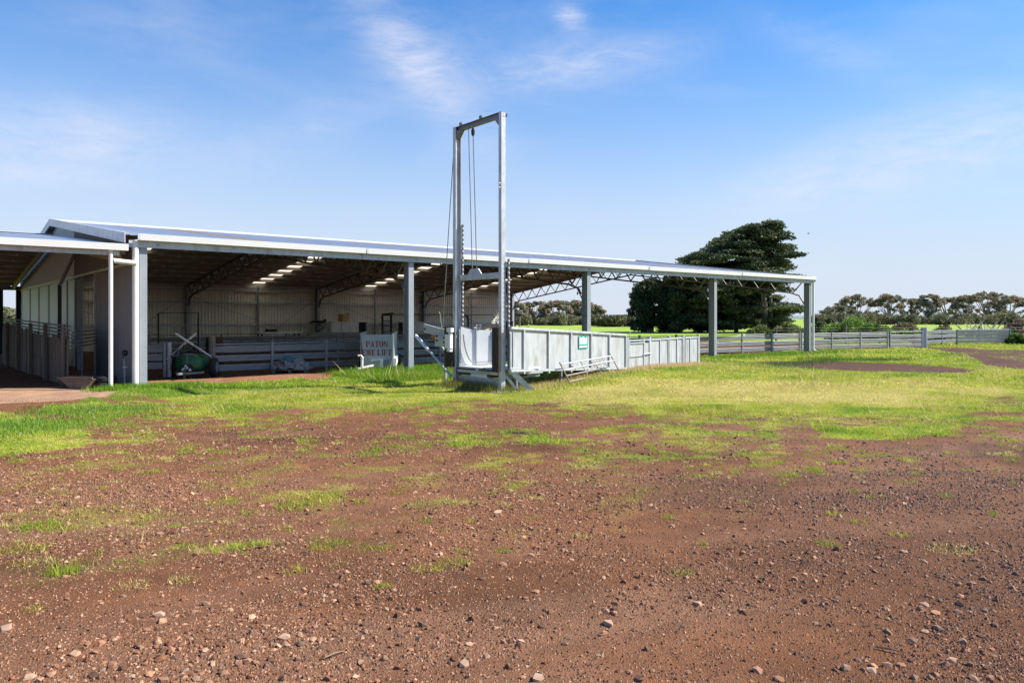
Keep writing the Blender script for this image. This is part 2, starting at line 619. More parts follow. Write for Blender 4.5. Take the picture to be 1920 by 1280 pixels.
LAWN = poly_world([(215, 744), (262, 729), (300, 724), (420, 721), (560, 714), (660, 708), (672, 694), (700, 692), (760, 690), (850, 688),
                   (1000, 684), (1180, 680), (1320, 668), (1345, 667), (1500, 656.5), (1735, 650.5), (1745, 657), (1850, 674), (1920, 688),
                   (2010, 700), (2010, 792), (1920, 790), (1750, 803), (1600, 792), (1500, 785), (1300, 778), (1150, 772), (1000, 768),
                   (940, 757), (900, 764), (760, 772), (700, 768), (640, 774), (560, 784), (420, 789), (330, 774), (300, 760), (250, 750)])
PATCHES = [
    ([(100, 757), (160, 744), (250, 758), (262, 776), (190, 790), (110, 782)], 0.95),
    ([(-80, 790), (0, 772), (70, 780), (150, 795), (150, 832), (60, 850), (-80, 856)], 0.9),
    ([(120, 785), (330, 790), (300, 826), (130, 830)], 0.35),
    ([(1060, 802), (1300, 782), (1490, 795), (1480, 858), (1250, 856), (1060, 835)], 0.34),
    ([(1250, 790), (1480, 788), (1460, 815), (1260, 820)], 0.5),
    ([(850, 812), (1000, 805), (1060, 830), (980, 850), (860, 836)], 0.45),
    ([(1540, 796), (1750, 800), (1700, 821), (1560, 818)], 0.9),
    ([(1060, 842), (1230, 838), (1220, 862), (1080, 862)], 0.45),
    ([(910, 850), (1010, 850), (1010, 870), (915, 872)], 0.4),
    ([(0, 975), (160, 965), (330, 985), (300, 1003), (40, 1005)], 0.26),
    ([(440, 935), (560, 915), (640, 915), (640, 945), (500, 955)], 0.30),
    ([(365, 1020), (430, 1012), (505, 1010), (500, 1030), (420, 1045), (370, 1040)], 0.42),
    ([(640, 905), (760, 900), (750, 938), (640, 935)], 0.28),
    ([(700, 820), (840, 825), (820, 845), (700, 850)], 0.25),
    ([(100, 830), (420, 830), (420, 860), (120, 862)], 0.16),
    ([(100, 850), (700, 838), (1450, 826), (1520, 870), (1000, 935), (500, 965), (0, 1010), (0, 900)], 0.20),
    ([(0, 1010), (500, 965), (1000, 935), (1500, 880), (1500, 960), (700, 1040), (0, 1100)], 0.08),
    ([(200, 905), (420, 880), (640, 840), (640, 880), (420, 930), (230, 940)], 0.10),
]
PATCHES = [(poly_world(p), w) for p, w in PATCHES]
TRACK = poly_world([(1745, 651), (1800, 652), (1920, 656), (2100, 663), (2100, 696), (1920, 680), (1850, 669), (1765, 658.5)])
VERGE = poly_world([(1745, 652), (1745, 640), (2150, 640), (2150, 668), (1920, 658)])
OVAL_C = [G(1612, 687), G(1415, 683), G(1810, 692), G(1600, 676), G(1600, 700)]


def cover(x, y):
    """fraction of the ground hidden by grass"""
    x = np.asarray(x, dtype=np.float64)
    y = np.asarray(y, dtype=np.float64)
    s = np.clip(y / 16, 0.25, 2.0)
    wx = x + (fbm(x * 1.1 / s + 5, y * 1.1 / s, 4) - 0.5) * 2.4 * s
    wy = y + (fbm(x * 1.1 / s + 55, y * 1.1 / s + 9, 4) - 0.5) * 1.5 * s
    c = np.zeros(x.shape)
    lawn = inside(LAWN, wx, wy)
    c = np.where(lawn, 0.97, c)
    thin = inside(LAWN, wx * 1.0, wy - 0.9 - 0.9 * fbm(x * 0.7 + 31, y * 0.7, 3)) 
    speck = np.clip((fbm(x * 3.1 + 1, y * 3.1 + 8, 3) - 0.5) * 6, 0, 1)
    c = np.where(lawn & ~thin & (y < 18), 0.25 + 0.7 * speck, c)
    halo = inside(LAWN, wx, wy + 0.9) & ~lawn & (y < 16)
    c = np.where(halo, 0.45 * speck, c)
    # thinning toward the bare yard
    edge = np.clip((y - 14.3) / 2.5, 0, 1)
    hole = fbm(x * 0.9 + 3, y * 0.9 + 77, 4)
    c = np.where(lawn, c - 0.75 * np.clip((hole - 0.56) * 10, 0, 1) * (1 - 0.75 * edge), c)
    for p, w in PATCHES:
        k = inside(p, x + (wx - x) * 0.7, y + (wy - y) * 0.7)
        clump = np.clip((0.55 * fbm(x * 2.2 + 7, y * 2.2 + 3, 3) + 0.45 * fbm(x * 6.5 + 2, y * 6.5 + 5, 3) - 0.60 + 0.34 * w) * 9, 0, 1)
        c = np.where(k, np.maximum(c, min(1, w * 1.35) * clump), c)
    # bare oval and track
    (ox, oy) = OVAL_C[0]
    ax = (OVAL_C[2][0] - OVAL_C[1][0]) / 2
    ay = (OVAL_C[3][1] - OVAL_C[4][1]) / 2
    dx, dy = x - ox + (wx - x) * 0.3, y - oy + (wy - y) * 0.3
    yy = dy - dx * (OVAL_C[2][1] - OVAL_C[1][1]) / (OVAL_C[2][0] - OVAL_C[1][0])
    d = (dx / ax) ** 2 + (yy / (ay * 0.9)) ** 2
    c = np.where(d < 1, 0.0, c)
    c = np.where(inside(VERGE, x, y), 0.85, c)
    c = np.where(inside(TRACK, x, y + (wy - y) * 0.4), 0.12 * (fbm(x, y) > 0.55), c)
    # paddock beyond the yards
    m_ = (x - A0.x) * E1.x + (y - A0.y) * E1.y
    t_ = (x - A0.x) * E2.x + (y - A0.y) * E2.y
    far = ((t_ > 27) & (m_ > -30)) | ((m_ > 45) & (t_ > 4)) | (y > 75)
    c = np.where(far, 1.0, c)
    return np.clip(c, 0, 1)


def dryness(x, y):
    """0 lush green .. 1 bleached"""
    py = HORIZON + FPX * CAMH / np.maximum(y, 3)
    px = 960 + FPX * x / np.maximum(y, 3)
    d = np.exp(-((py - 735) / 24.0) ** 2) * np.clip((px - 900) / 200, 0.35, 1) * np.clip((1980 - px) / 300, 0.2, 1)
    d = 0.26 + 0.78 * d + (fbm(x * 0.6, y * 0.6 + 40, 4) - 0.5) * 1.0 + (fbm(x * 2.6 + 20, y * 2.6 + 40, 3) - 0.5) * 0.9
    m_ = (x - A0.x) * E1.x + (y - A0.y) * E1.y
    t_ = (x - A0.x) * E2.x + (y - A0.y) * E2.y
    d = np.where((t_ > -3) & (t_ < 2) & (m_ > -2) & (m_ < 22), d - 0.5, d)
    return np.clip(d, 0, 1)


C_LUSH = np.array((0.20, 0.33, 0.020))
C_MID = np.array((0.45, 0.48, 0.050))
C_DRY = np.array((0.68, 0.60, 0.20))


def grass_col(x, y, jitter=True, rng=None):
    d = dryness(x, y)[..., None]
    c = np.where(d < 0.5, C_LUSH + (C_MID - C_LUSH) * d * 2, C_MID + (C_DRY - C_MID) * (d * 2 - 1))
    return c


# ------------------------------------------------------------------ ground sheet
def axis(lo, hi, fine0, fine1, step, grow=1.25):
    a = list(np.arange(fine0, fine1 + 1e-6, step))
    s, p = step, a[-1]
    while p < hi:
        s *= grow
        p += s
        a.append(min(p, hi))
    s, p = step, a[0]
    while p > lo:
        s *= grow
        p -= s
        a.insert(0, max(p, lo))
    return np.array(a)


gx = axis(-5000, 5000, -17, 26, 0.16, 1.12)
gy = axis(-600, 6000, 2.0, 30.0, 0.12, 1.06)
XX, YY = np.meshgrid(gx, gy)
ZZ = gz(XX, YY)
cv = cover(XX, YY)
mm = (XX - A0.x) * E1.x + (YY - A0.y) * E1.y
tt = (XX - A0.x) * E2.x + (YY - A0.y) * E2.y
n1 = fbm(XX * 0.35, YY * 0.35, 5)[..., None]
n2 = fbm(XX * 1.7 + 9, YY * 1.7, 4)[..., None]
soil = np.array((0.172, 0.073, 0.034)) * (0.66 + 0.68 * n1)
soil = soil * (1 + 0.25 * (n2 - 0.5))
right = np.clip((XX - 1.0 + (YY - 6) * 0.2) / 5.0, 0, 1)[..., None] * np.clip((16 - YY) / 5, 0, 1)[..., None]
soil = soil * (1 - right * 0.25) + np.array((0.100, 0.064, 0.048)) * right * 0.25
# pale hard-packed wheel marks
pale = np.clip((fbm(XX * 0.25 + 4, (YY - 0.35 * XX) * 0.9, 4) - 0.55) * 6, 0, 1)[..., None] * np.clip((15 - YY) / 4, 0, 1)[..., None]
soil = soil * (1 - pale * 0.45) + np.array((0.25, 0.14, 0.09)) * pale * 0.45
rt = rut(XX, YY)[..., None]
soil = soil * (1 - rt * 0.3) + np.array((0.22, 0.118, 0.075)) * rt * 0.3
damp = np.clip((fbm(XX * 0.45 + 70, YY * 0.8 + 12, 4) - 0.56) * 7, 0, 1)[..., None]
soil = soil * (1 - 0.32 * damp)
# trodden ground under the roofs: dark dung-stained earth, sandy strip by the annex eave
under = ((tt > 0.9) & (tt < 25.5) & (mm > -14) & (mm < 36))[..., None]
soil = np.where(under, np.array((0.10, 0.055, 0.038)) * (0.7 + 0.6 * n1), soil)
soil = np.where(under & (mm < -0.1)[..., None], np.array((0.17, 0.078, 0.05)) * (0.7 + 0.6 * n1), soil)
strip = ((tt > -1.5) & (tt < 2.2) & (mm > 0.4) & (mm < 9.5))[..., None]  # band along the eave painted paler, as sunlit earth up to the shadow edge
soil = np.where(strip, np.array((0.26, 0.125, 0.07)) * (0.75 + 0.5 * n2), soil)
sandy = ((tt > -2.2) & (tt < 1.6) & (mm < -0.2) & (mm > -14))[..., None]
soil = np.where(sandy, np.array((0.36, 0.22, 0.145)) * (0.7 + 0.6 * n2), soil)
dark_oval = (((XX > 9) & (XX < 21) & (YY > 21) & (YY < 36)) | (XX > 15) & (YY > 19))[..., None] & (YY < 60)[..., None]
soil = np.where(dark_oval, np.array((0.092, 0.047, 0.032)) * (0.7 + 0.6 * n2), soil)
gcol = grass_col(XX, YY) * 0.72
farmask = (YY > 60)[..., None]
gcol = np.where(farmask, np.array((0.25, 0.34, 0.055)) * (0.8 + 0.4 * n1), gcol)
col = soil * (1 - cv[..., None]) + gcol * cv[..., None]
ny, nx = XX.shape
verts = np.stack([XX, YY, ZZ], -1).reshape(-1, 3)
ii = np.arange((ny - 1) * (nx - 1))
r_, c_ = ii // (nx - 1), ii % (nx - 1)
q0 = r_ * nx + c_
faces = np.stack([q0, q0 + 1, q0 + nx + 1, q0 + nx], -1)

m, nt, b = new_mat('ground_earth')
N, L = nt.nodes, nt.links
at = N.new('ShaderNodeAttribute')
at.attribute_name = 'col'
tcn = N.new('ShaderNodeTexCoord')


def gnoise(scale, det, rough=0.6):
    n = N.new('ShaderNodeTexNoise')
    n.inputs['Scale'].default_value = scale
    n.inputs['Detail'].default_value = det
    n.inputs['Roughness'].default_value = rough
    L.new(tcn.outputs['Object'], n.inputs['Vector'])
    return n.outputs['Fac']


a_ = gnoise(3.0, 8, 0.7)
b_ = gnoise(95.0, 7, 0.8)
vo = N.new('ShaderNodeTexVoronoi')
vo.inputs['Scale'].default_value = 85
vo.inputs['Randomness'].default_value = 1.0
L.new(tcn.outputs['Object'], vo.inputs['Vector'])
mr1 = N.new('ShaderNodeMapRange')
mr1.inputs[1].default_value, mr1.inputs[2].default_value = 0.3, 0.7
mr1.inputs[3].default_value, mr1.inputs[4].default_value = 0.72, 1.28
L.new(a_, mr1.inputs[0])
mr2 = N.new('ShaderNodeMapRange')
mr2.inputs[1].default_value, mr2.inputs[2].default_value = 0.3, 0.7
mr2.inputs[3].default_value, mr2.inputs[4].default_value = 0.6, 1.4
L.new(b_, mr2.inputs[0])
mul = N.new('ShaderNodeMath')
mul.operation = 'MULTIPLY'
L.new(mr1.outputs[0], mul.inputs[0])
L.new(mr2.outputs[0], mul.inputs[1])
vm = N.new('ShaderNodeVectorMath')
vm.operation = 'SCALE'
L.new(at.outputs['Color'], vm.inputs[0])
L.new(mul.outputs[0], vm.inputs['Scale'])
L.new(vm.outputs[0], b.inputs['Base Color'])
b.inputs['Roughness'].default_value = 0.95
b.inputs['Specular IOR Level'].default_value = 0.15
bp = N.new('ShaderNodeBump')
bp.inputs['Strength'].default_value = 0.75
bp.inputs['Distance'].default_value = 0.016
ad = N.new('ShaderNodeMath')
ad.operation = 'ADD'
L.new(b_, ad.inputs[0])
sc_ = N.new('ShaderNodeMath')
sc_.operation = 'MULTIPLY'
sc_.inputs[1].default_value = -0.7
L.new(vo.outputs['Distance'], sc_.inputs[0])
L.new(sc_.outputs[0], ad.inputs[1])
L.new(ad.outputs[0], bp.inputs['Height'])
L.new(bp.outputs[0], b.inputs['Normal'])
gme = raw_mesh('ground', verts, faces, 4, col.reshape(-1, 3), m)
gme.polygons.foreach_set('use_smooth', np.ones(len(gme.polygons), dtype=bool))
ground = link('ground', gme)
tag(ground, 'bare reddish brown earth yard running out to green paddock', 'ground', kind='structure')

# ------------------------------------------------------------------ main shed
BAY, DEPTH = 8.0, 25.0
EAVE = 3.63              # top of columns
ROOF_E, ROOF_R = 3.90, 5.50   # roof skin height at eave and ridge
MID = DEPTH / 2
shed = thing('open_front_shed', 'long open fronted steel sheep shed with pale corrugated roof and five front columns', 'shed',
             A0, ANG)


def roof_z(t_, e=ROOF_E, r=ROOF_R):
    return e + (r - e) * (1 - abs(t_ - MID) / MID)


def column_mesh():
    b = MB()
    b.isec((0, 0, -0.1), (0, 0, EAVE), 0.19, 0.31, (0, 1, 0))
    return b.mesh('post')


def add_col(parent, me, m_, t_):
    o = link('post', me, parent, (m_, t_, 0))
    plate = MB().box(-0.16, 0.16, -0.22, 0.22, -0.05, 0.015)
    return o


cme = column_mesh()
cme.materials.append(M['post'])
foot = MB().lathe([(0.30, -0.2), (0.30, 0.03), (0.27, 0.05)], (0, 0, 0), n=14).mesh('footing')
foot.materials.append(M['concrete'])
for i in range(5):
    o = link('post', cme, shed, (i * BAY, 0.155, 0))
    link('footing', foot, o, (0, 0, 0))
    o2 = link('post', cme, shed, (i * BAY, DEPTH - 0.155, 0))


# trusses: two chords parallel to the roof, zig-zag web, knee braces
TD = 0.66


def chord_z(t_, off):
    return roof_z(t_) - off


def make_truss(e, r, knee=True):
    top, bot = MB(), MB()
    zz = lambda t_: e + (r - e) * (1 - abs(t_ - MID) / MID)
    o0 = 0.25
    for (a, b_) in ((0.0, MID), (MID, DEPTH)):
        top.beam((0, a, zz(a) - o0), (0, b_, zz(b_) - o0), 0.10, 0.06)
        a2 = max(a, 1.15) if knee and a == 0 else a + (0.15 if a == 0 else 0)
        b2 = min(b_, DEPTH - 1.15) if knee and b_ == DEPTH else b_ - (0.15 if b_ == DEPTH else 0)
        bot.beam((0, a2, zz(a2) - o0 - TD), (0, b2, zz(b2) - o0 - TD), 0.10, 0.07)
    if knee:
        for s, t0 in ((1, 0), (-1, DEPTH)):
            z1 = zz(t0 + s * 1.15) - o0 - TD
            bot.beam((0, t0 + s * 1.15, z1), (0, t0 + s * 0.62, z1 - 0.17), 0.09, 0.06)
            bot.beam((0, t0 + s * 0.62, z1 - 0.17), (0, t0 + s * 0.33, z1 - 0.62), 0.09, 0.06)
    webs = []
    n = 23
    p = (DEPTH - 0.9) / n
    for k in range(n):
        ta = 0.45 + k * p
        tb, tcn_ = ta + p / 2, ta + p
        webs.append(((0, ta, zz(ta) - o0 - 0.03), (0, tb, zz(tb) - o0 - TD + 0.03)))
        webs.append(((0, tb, zz(tb) - o0 - TD + 0.03), (0, tcn_, zz(tcn_) - o0 - 0.03)))
    return top, bot, webs


top, bot, webs = make_truss(ROOF_E, ROOF_R)
tb_mesh = MB()
tb_mesh.add(top.v, top.f)
tb_mesh.add(bot.v, bot.f)
tme = tb_mesh.mesh('truss')
tme.materials.append(M['truss'])
wme = []
for k, (p0, p1) in enumerate(webs):
    me = MB().beam(p0, p1, 0.045, 0.045).mesh('web_strut')
    me.materials.append(M['truss'] if k % 2 else M['galv_dark'])
    wme.append(me)
for i in range(5):
    t = link('truss', tme, shed, (i * BAY, 0, 0))
    for me in wme:
        link('web_strut', me, t)

# purlins and eave beams
for side in (0, 1):
    for k in range(10):
        d = 0.35 + k * (MID - 0.55) / 9
        t_ = d if side == 0 else DEPTH - d
        zt = roof_z(t_) - 0.02
        b = MB()
        b.box(-0.35, 4 * BAY + 0.25, t_ - 0.006, t_ + 0.006, zt - 0.17, zt)
        b.box(-0.35, 4 * BAY + 0.25, t_ + 0.006, t_ + 0.06, zt - 0.015, zt)
        b.box(-0.35, 4 * BAY + 0.25, t_ - 0.06, t_ - 0.006, zt - 0.17, zt - 0.155)
        b.build('purlin', 'purlin', shed)
for t_ in (-0.03, DEPTH + 0.03):
    b = MB()
    b.box(-0.35, 4 * BAY + 0.3, t_ - 0.03, t_ + 0.03, 3.59, 3.765)
    b.build('eave_beam', 'galv', shed)
bolt = MB().lathe([(0.02, 0), (0.02, -0.02)], (0, 0, 0), 'y', 8).mesh('bolt')
bolt.materials.append(M['galv_dark'])
for i in range(17):
    link('bolt', bolt, shed, (0.35 + i * 1.95, -0.06, 3.68 + 0.03 * (i % 2)))

# roof sheets: ribbed steel, one translucent sheet in the middle of each bay


def rib_profile(w, ribs, h):
    pts = [(0, 0)]
    p = w / ribs
    for k in range(ribs):
        x = k * p
        pts += [(x + p * 0.34, 0), (x + p * 0.42, h), (x + p * 0.58, h), (x + p * 0.66, 0)]
    pts.append((w + 0.02, 0))
    return pts


def sheet_between(p0, p1, w, ribs=4, h=0.014, lift=(0, 0, 1), wdir=(1, 0, 0), over=0.0):
    pr = rib_profile(w, ribs, h)
    p0, p1, lift, wdir = Vector(p0), Vector(p1), Vector(lift), Vector(wdir)
    vs_ = [p0 + wdir * a + lift * c for a, c in pr] + [p1 + wdir * a + lift * c for a, c in pr]
    n = len(pr)
    return MB().add(vs_, [(i, i + 1, n + i + 1, n + i) for i in range(n - 1)])


SW = 0.76
NS = 43
SX0 = -0.45
sk_m = [4.0, 11.8, 19.7, 27.7]
sk_idx = [round((s - SX0) / SW - 0.5) for s in sk_m]
SX1 = SX0 + NS * SW
slopes = {}
for side in (0, 1):
    t0 = -0.12 if side == 0 else DEPTH + 0.12
    z0 = ROOF_E - 0.0128 if side == 0 else ROOF_E - 0.0128
    me = sheet_between((0, t0, z0), (0, MID, ROOF_R), SW).mesh('roof_sheet')
    me2 = me.copy()
    me.materials.append(M['roof'])
    me2.materials.append(M['skylight'])
    for k in range(NS):
        s = k in sk_idx
        o = link('skylight_sheet' if s else 'roof_sheet', me2 if s else me, shed, (SX0 + k * SW, 0, 0.0))
# ridge cap, barge flashings, gutter
b = MB()
for s in (-1, 1):
    b.prism([(SX0, MID, ROOF_R + 0.055), (SX0, MID + s * 0.28, ROOF_R + 0.018), (SX0, MID + s * 0.28, ROOF_R + 0.012), (SX0, MID, ROOF_R + 0.049)],
            (NS * SW, 0, 0))
b.box(SX0, SX0 + NS * SW, MID - 0.30, MID - 0.285, ROOF_R - 0.03, ROOF_R + 0.045)
b.build('ridge_cap', 'white', shed)
for xx in (SX0 - 0.012, SX1 + 0.02):
    for t0 in (-0.16, DEPTH + 0.16):
        b = MB()
        z0 = roof_z(0) - 0.02
        b.prism([(xx - 0.012, t0, z0 + 0.05), (xx - 0.012, MID, ROOF_R + 0.07), (xx - 0.012, MID, ROOF_R - 0.19), (xx - 0.012, t0, z0 - 0.20)],
                (0.024, 0, 0))
        b.prism([(xx - 0.012, t0, z0 + 0.054), (xx - 0.012, MID, ROOF_R + 0.074), (xx - 0.012, MID, ROOF_R + 0.079), (xx - 0.012, t0, z0 + 0.059)],
                (0.12 if xx < 0 else -0.1, 0, 0))
        b.build('barge_flashing', 'galv', shed)


def gutter(parent, x0, x1, t_, ztop, mname='white'):
    pr = [(0, 0), (-0.14, 0), (-0.155, 0.16), (-0.135, 0.165), (-0.128, 0.016), (-0.012, 0.016), (-0.010, 0.16), (0, 0.16)]
    n = max(1, round((x1 - x0) / 6.0))
    L_ = (x1 - x0) / n
    for k in range(n):
        dz = random.uniform(-0.008, 0.008)
        b = MB()
        b.prism([(x0 + k * L_ + 0.004, t_ + a, ztop - 0.165 + c + dz) for a, c in pr], (L_ - 0.008, 0, 0))
        b.build('gutter', mname, parent)
        b = MB()
        b.box(x0 + k * L_ - 0.03, x0 + k * L_ + 0.03, t_ - 0.161, t_ - 0.158, ztop - 0.17, ztop - 0.01)
        b.build('gutter_joint', 'galv', parent)


gutter(shed, SX0 + 0.3, SX1 - 0.02, -0.07, 3.935)
gutter(shed, SX0 + 0.3, SX1 - 0.02, DEPTH + 0.22, 3.935)


def pipe(parent, pts, r=0.05, mname='pvc', name='downpipe'):
    return MB().tube(pts, r, 12).build(name, mname, parent, smooth=True)


# big pipe down the corner column, the link pipe across to the annex, pipe at the far column
pipe(shed, [(-0.19, -0.02, -0.05), (-0.19, -0.02, 3.78)], 0.078)
pipe(shed, [(-0.72, -0.12, 3.22), (-0.19, -0.12, 3.18)], 0.062)
pipe(shed, [(4 * BAY + 0.2, -0.05, 0.12), (4 * BAY + 0.2, -0.05, 3.78)], 0.055)
pipe(shed, [(4 * BAY + 0.2, -0.05, 0.16), (4 * BAY + 0.3, -0.2, 0.03), (4 * BAY + 0.36, -0.32, 0.01)], 0.055)

# back wall: ribbed sheets, girts, mullions, bracing
wall_mesh = sheet_between((0, DEPTH + 0.06, -0.05), (0, DEPTH + 0.06, 3.86), SW, 4, 0.032, (0, -1, 0)).mesh('wall_sheet')
wall_mesh.materials.append(M['wall'])
for k in range(42):
    link('wall_sheet', wall_mesh, shed, (SX0 + 0.3 + k * SW, 0, 0))
for z in (1.45, 2.75, 3.48):
    b = MB()
    b.box(-0.1, 4 * BAY, DEPTH - 0.16, DEPTH + 0.02, z - 0.006, z + 0.006)
    b.box(-0.1, 4 * BAY, DEPTH - 0.17, DEPTH - 0.155, z - 0.09, z + 0.03)
    b.build('girt', 'galv', shed)
for i in range(4):
    x = i * BAY + 4.1
    MB().box(x - 0.05, x + 0.05, DEPTH - 0.2, DEPTH - 0.18, 0, 3.7).build('mullion', 'galv_dark', shed)
    MB().tube([(i * BAY + 4.2, DEPTH - 0.24, 0.4), (i * BAY + 7.8, DEPTH - 0.24, 3.0)], 0.012, 5).build('brace_rod', 'galv_dark', shed)
    MB().tube([(i * BAY + 0.3, DEPTH - 0.24, 3.0), (i * BAY + 7.6, DEPTH - 0.27, 0.4)], 0.012, 5).build('brace_rod', 'galv_dark', shed)

# end wall shared with the annex: full sheets, a doorway under a header, pale sliding doors
HEAD = 3.2


def end_sheet(t0, t1, z0, z1a, z1b, mname, name='wall_sheet', x=-0.13, ribs=4):
    pr = rib_profile(t1 - t0 - 0.02, ribs, 0.03)
    n = len(pr)
    lo = [(x - c, t0 + a, z0) for a, c in pr]
    hi = [(x - c, t0 + a, z1a + (z1b - z1a) * a / (t1 - t0)) for a, c in pr]
    return MB().add(lo + hi, [(i, i + 1, n + i + 1, n + i) for i in range(n - 1)]).build(name, mname, shed)


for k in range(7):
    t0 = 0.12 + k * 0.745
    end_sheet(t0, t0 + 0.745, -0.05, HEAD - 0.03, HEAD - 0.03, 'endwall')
k = 0
t0 = 0.12
while t0 < DEPTH - 0.5:
    t1 = min(t0 + SW, DEPTH - 0.1)
    if not (t0 < MID < t1):
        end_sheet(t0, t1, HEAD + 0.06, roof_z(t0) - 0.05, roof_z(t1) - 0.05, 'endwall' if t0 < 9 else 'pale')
    else:
        end_sheet(t0, t1, HEAD + 0.06, ROOF_R - 0.12, ROOF_R - 0.12, 'pale')
    t0 += SW
MB().box(-0.21, -0.115, 0.1, 9.0, HEAD - 0.025, HEAD + 0.05).build('door_header', 'galv', shed)
MB().box(-0.22, -0.11, 9.0, DEPTH, HEAD - 0.06, HEAD + 0.055).build('door_track', 'white', shed)
MB().box(-0.2, 0.05, 5.33, 5.40, -0.05, HEAD - 0.03).build('door_jamb', 'galv', shed)
MB().isec((-0.05, 8.85, -0.05), (-0.05, 8.85, HEAD + 1.6), 0.19, 0.28, (0, 1, 0)).build('post', 'galv_dark', shed)
spots = [9.1, 10.6, 12.2, 15.1, 18.0, 21.0, 24.9]
for a, b2 in zip(spots[:-1], spots[1:]):
    o = MB().box(-0.17, -0.13, a + 0.03, b2 - 0.25, 0.1, HEAD - 0.07).build('sliding_door', 'pale', shed)
    MB().box(-0.19, -0.12, b2 - 0.24, b2 + 0.02, 0.1, HEAD - 0.07).build('door_post', 'galv_dark', shed)
    if a == 15.1:
        MB().box(-0.21, -0.172, a + 1.2, a + 1.35, 1.25, 1.45).build('handle', 'black', o)
# hanging work lights under the far trusses
for (m_, t_) in ((24, 5.0), (32, 6.5), (32, 17.5)):
    z = roof_z(t_) - 0.25 - TD
    o = MB().tube([(m_, t_, z), (m_, t_, z - 0.35)], 0.012, 5).build('lamp_hook', 'galv_dark', shed)
    MB().lathe([(0.03, -0.32), (0.06, -0.36), (0.07, -0.5), (0.02, -0.52)], (m_, t_, z), n=10).build('lamp', 'galv_dark', o)

# ------------------------------------------------------------------ annex shed
AE, AR = 3.60, 4.95
AX0, AX1 = -12.6, -0.55
annex = thing('annex_shed', 'lower open sided shed joined to the left end of the long shed', 'shed', A0, ANG)


def aroof(t_):
    return AE + (AR - AE) * (1 - abs(t_ - MID) / MID)


for side in (0, 1):
    t0 = -0.14 if side == 0 else DEPTH + 0.14
    me = sheet_between((0, t0, AE - 0.015), (0, MID, AR), SW, 10, 0.02).mesh('roof_sheet')
    me.materials.append(M['roof'])
    for k in range(16):
        link('roof_sheet', me, annex, (AX1 + 0.24 - (k + 1) * SW, 0, 0))
    for k in range(9):
        d = 0.4 + k * (MID - 0.6) / 8
        t_ = d if side == 0 else DEPTH - d
        zt = aroof(t_) - 0.015
        b = MB()
        b.box(AX0, AX1 + 0.2, t_ - 0.05, t_ + 0.05, zt - 0.2, zt)
        b.build('purlin', 'purlin', annex)
b = MB()
for s in (-1, 1):
    b.prism([(AX0, MID, AR + 0.05), (AX0, MID + s * 0.25, AR + 0.022), (AX0, MID + s * 0.25, AR + 0.016), (AX0, MID, AR + 0.044)],
            (AX1 + 0.2 - AX0, 0, 0))
b.build('ridge_cap', 'white', annex)
gutter(annex, AX0, AX1 + 0.16, -0.09, 3.655)
MB().box(AX0, AX1 - 0.02, -0.06, 0.0, 3.36, 3.49).build('eave_beam', 'galv', annex)
MB().box(AX0, AX1 - 0.02, DEPTH, DEPTH + 0.06, 3.36, 3.49).build('eave_beam', 'galv_dark', annex)
pipe(annex, [(-0.78, -0.12, -0.05), (-0.78, -0.12, 3.5)], 0.052)
for (m_, t_, w) in ((-0.25, DEPTH - 0.4, 0.22), (-1.05, DEPTH - 0.4, 0.2), (-6.5, DEPTH - 0.4, 0.2), (-6.5, 0.2, 0.2), (-12.3, 0.2, 0.2), (-12.3, DEPTH - 0.4, 0.2)):
    MB().isec((m_, t_, -0.05), (m_, t_, 3.36), w, 0.25, (1, 0, 0)).build('post', 'black' if t_ > 10 else 'post', annex)
MB().box(-1.25, -0.1, DEPTH - 0.5, DEPTH - 0.3, 3.2, 3.4).build('header', 'galv_dark', annex)
o = MB().tube([(-0.72, 8.3, -0.05), (-0.72, 8.3, 2.9)], 0.06, 8).build('post', 'black', annex)
for dt in (0.0, 0.18):
    MB().tube([(-0.72, 8.3 + dt, 2.85), (-0.28, 7.9 + dt, 4.05)], 0.045, 8).build('brace', 'galv_dark', annex)
MB().beam((-0.5, 0.3, aroof(0.3) - 0.32), (-0.5, MID, AR - 0.32), 0.09, 0.2).build('rafter', 'purlin', annex)
MB().beam((-0.5, DEPTH - 0.3, aroof(0.3) - 0.32), (-0.5, MID, AR - 0.32), 0.09, 0.2).build('rafter', 'purlin', annex)
MB().beam((-6.5, 0.3, aroof(0.3) - 0.32), (-6.5, MID, AR - 0.32), 0.12, 0.24).build('rafter', 'purlin', annex)
MB().beam((-6.5, DEPTH - 0.3, aroof(0.3) - 0.32), (-6.5, MID, AR - 0.32), 0.12, 0.24).build('rafter', 'purlin', annex)

# ------------------------------------------------------------------ sheep lift tower
lx, ly = W(6.4, -6.84)[:2]
lift = thing('sheep_lift', 'tall galvanised two legged sheep lift tower standing on the grass before the shed', 'sheep lift', (lx, ly, 0), ANG)
LT = 6.72
FARY = 1.9
for y in (0.0, FARY):
    if y == 0.0:
        o = MB().bbox(-0.07, 0.075, -0.055, 0.055, -0.1, LT, 0.012).build('leg', 'galv', lift)
    else:
        o = MB().isec((0, y, -0.1), (0, y, LT), 0.13, 0.17, (1, 0, 0), 0.012, 0.012).build('leg', 'galv', lift)
    MB().box(-0.3, 0.32, y - 0.22, y + 0.22, -0.1, 0.035).build('footing', 'concrete', o)
    for z in (4.9, 5.0):
        MB().lathe([(0.018, 0), (0.018, -0.02)], (-0.087, y - 0.03, z), 'x', 8).build('bolt', 'white', o)
o = MB().isec((0, -0.056, LT - 0.06), (0, FARY + 0.066, LT - 0.06), 0.13, 0.12, (0, 0, 1), 0.012, 0.012).build('crossbeam', 'galv_dark', lift)
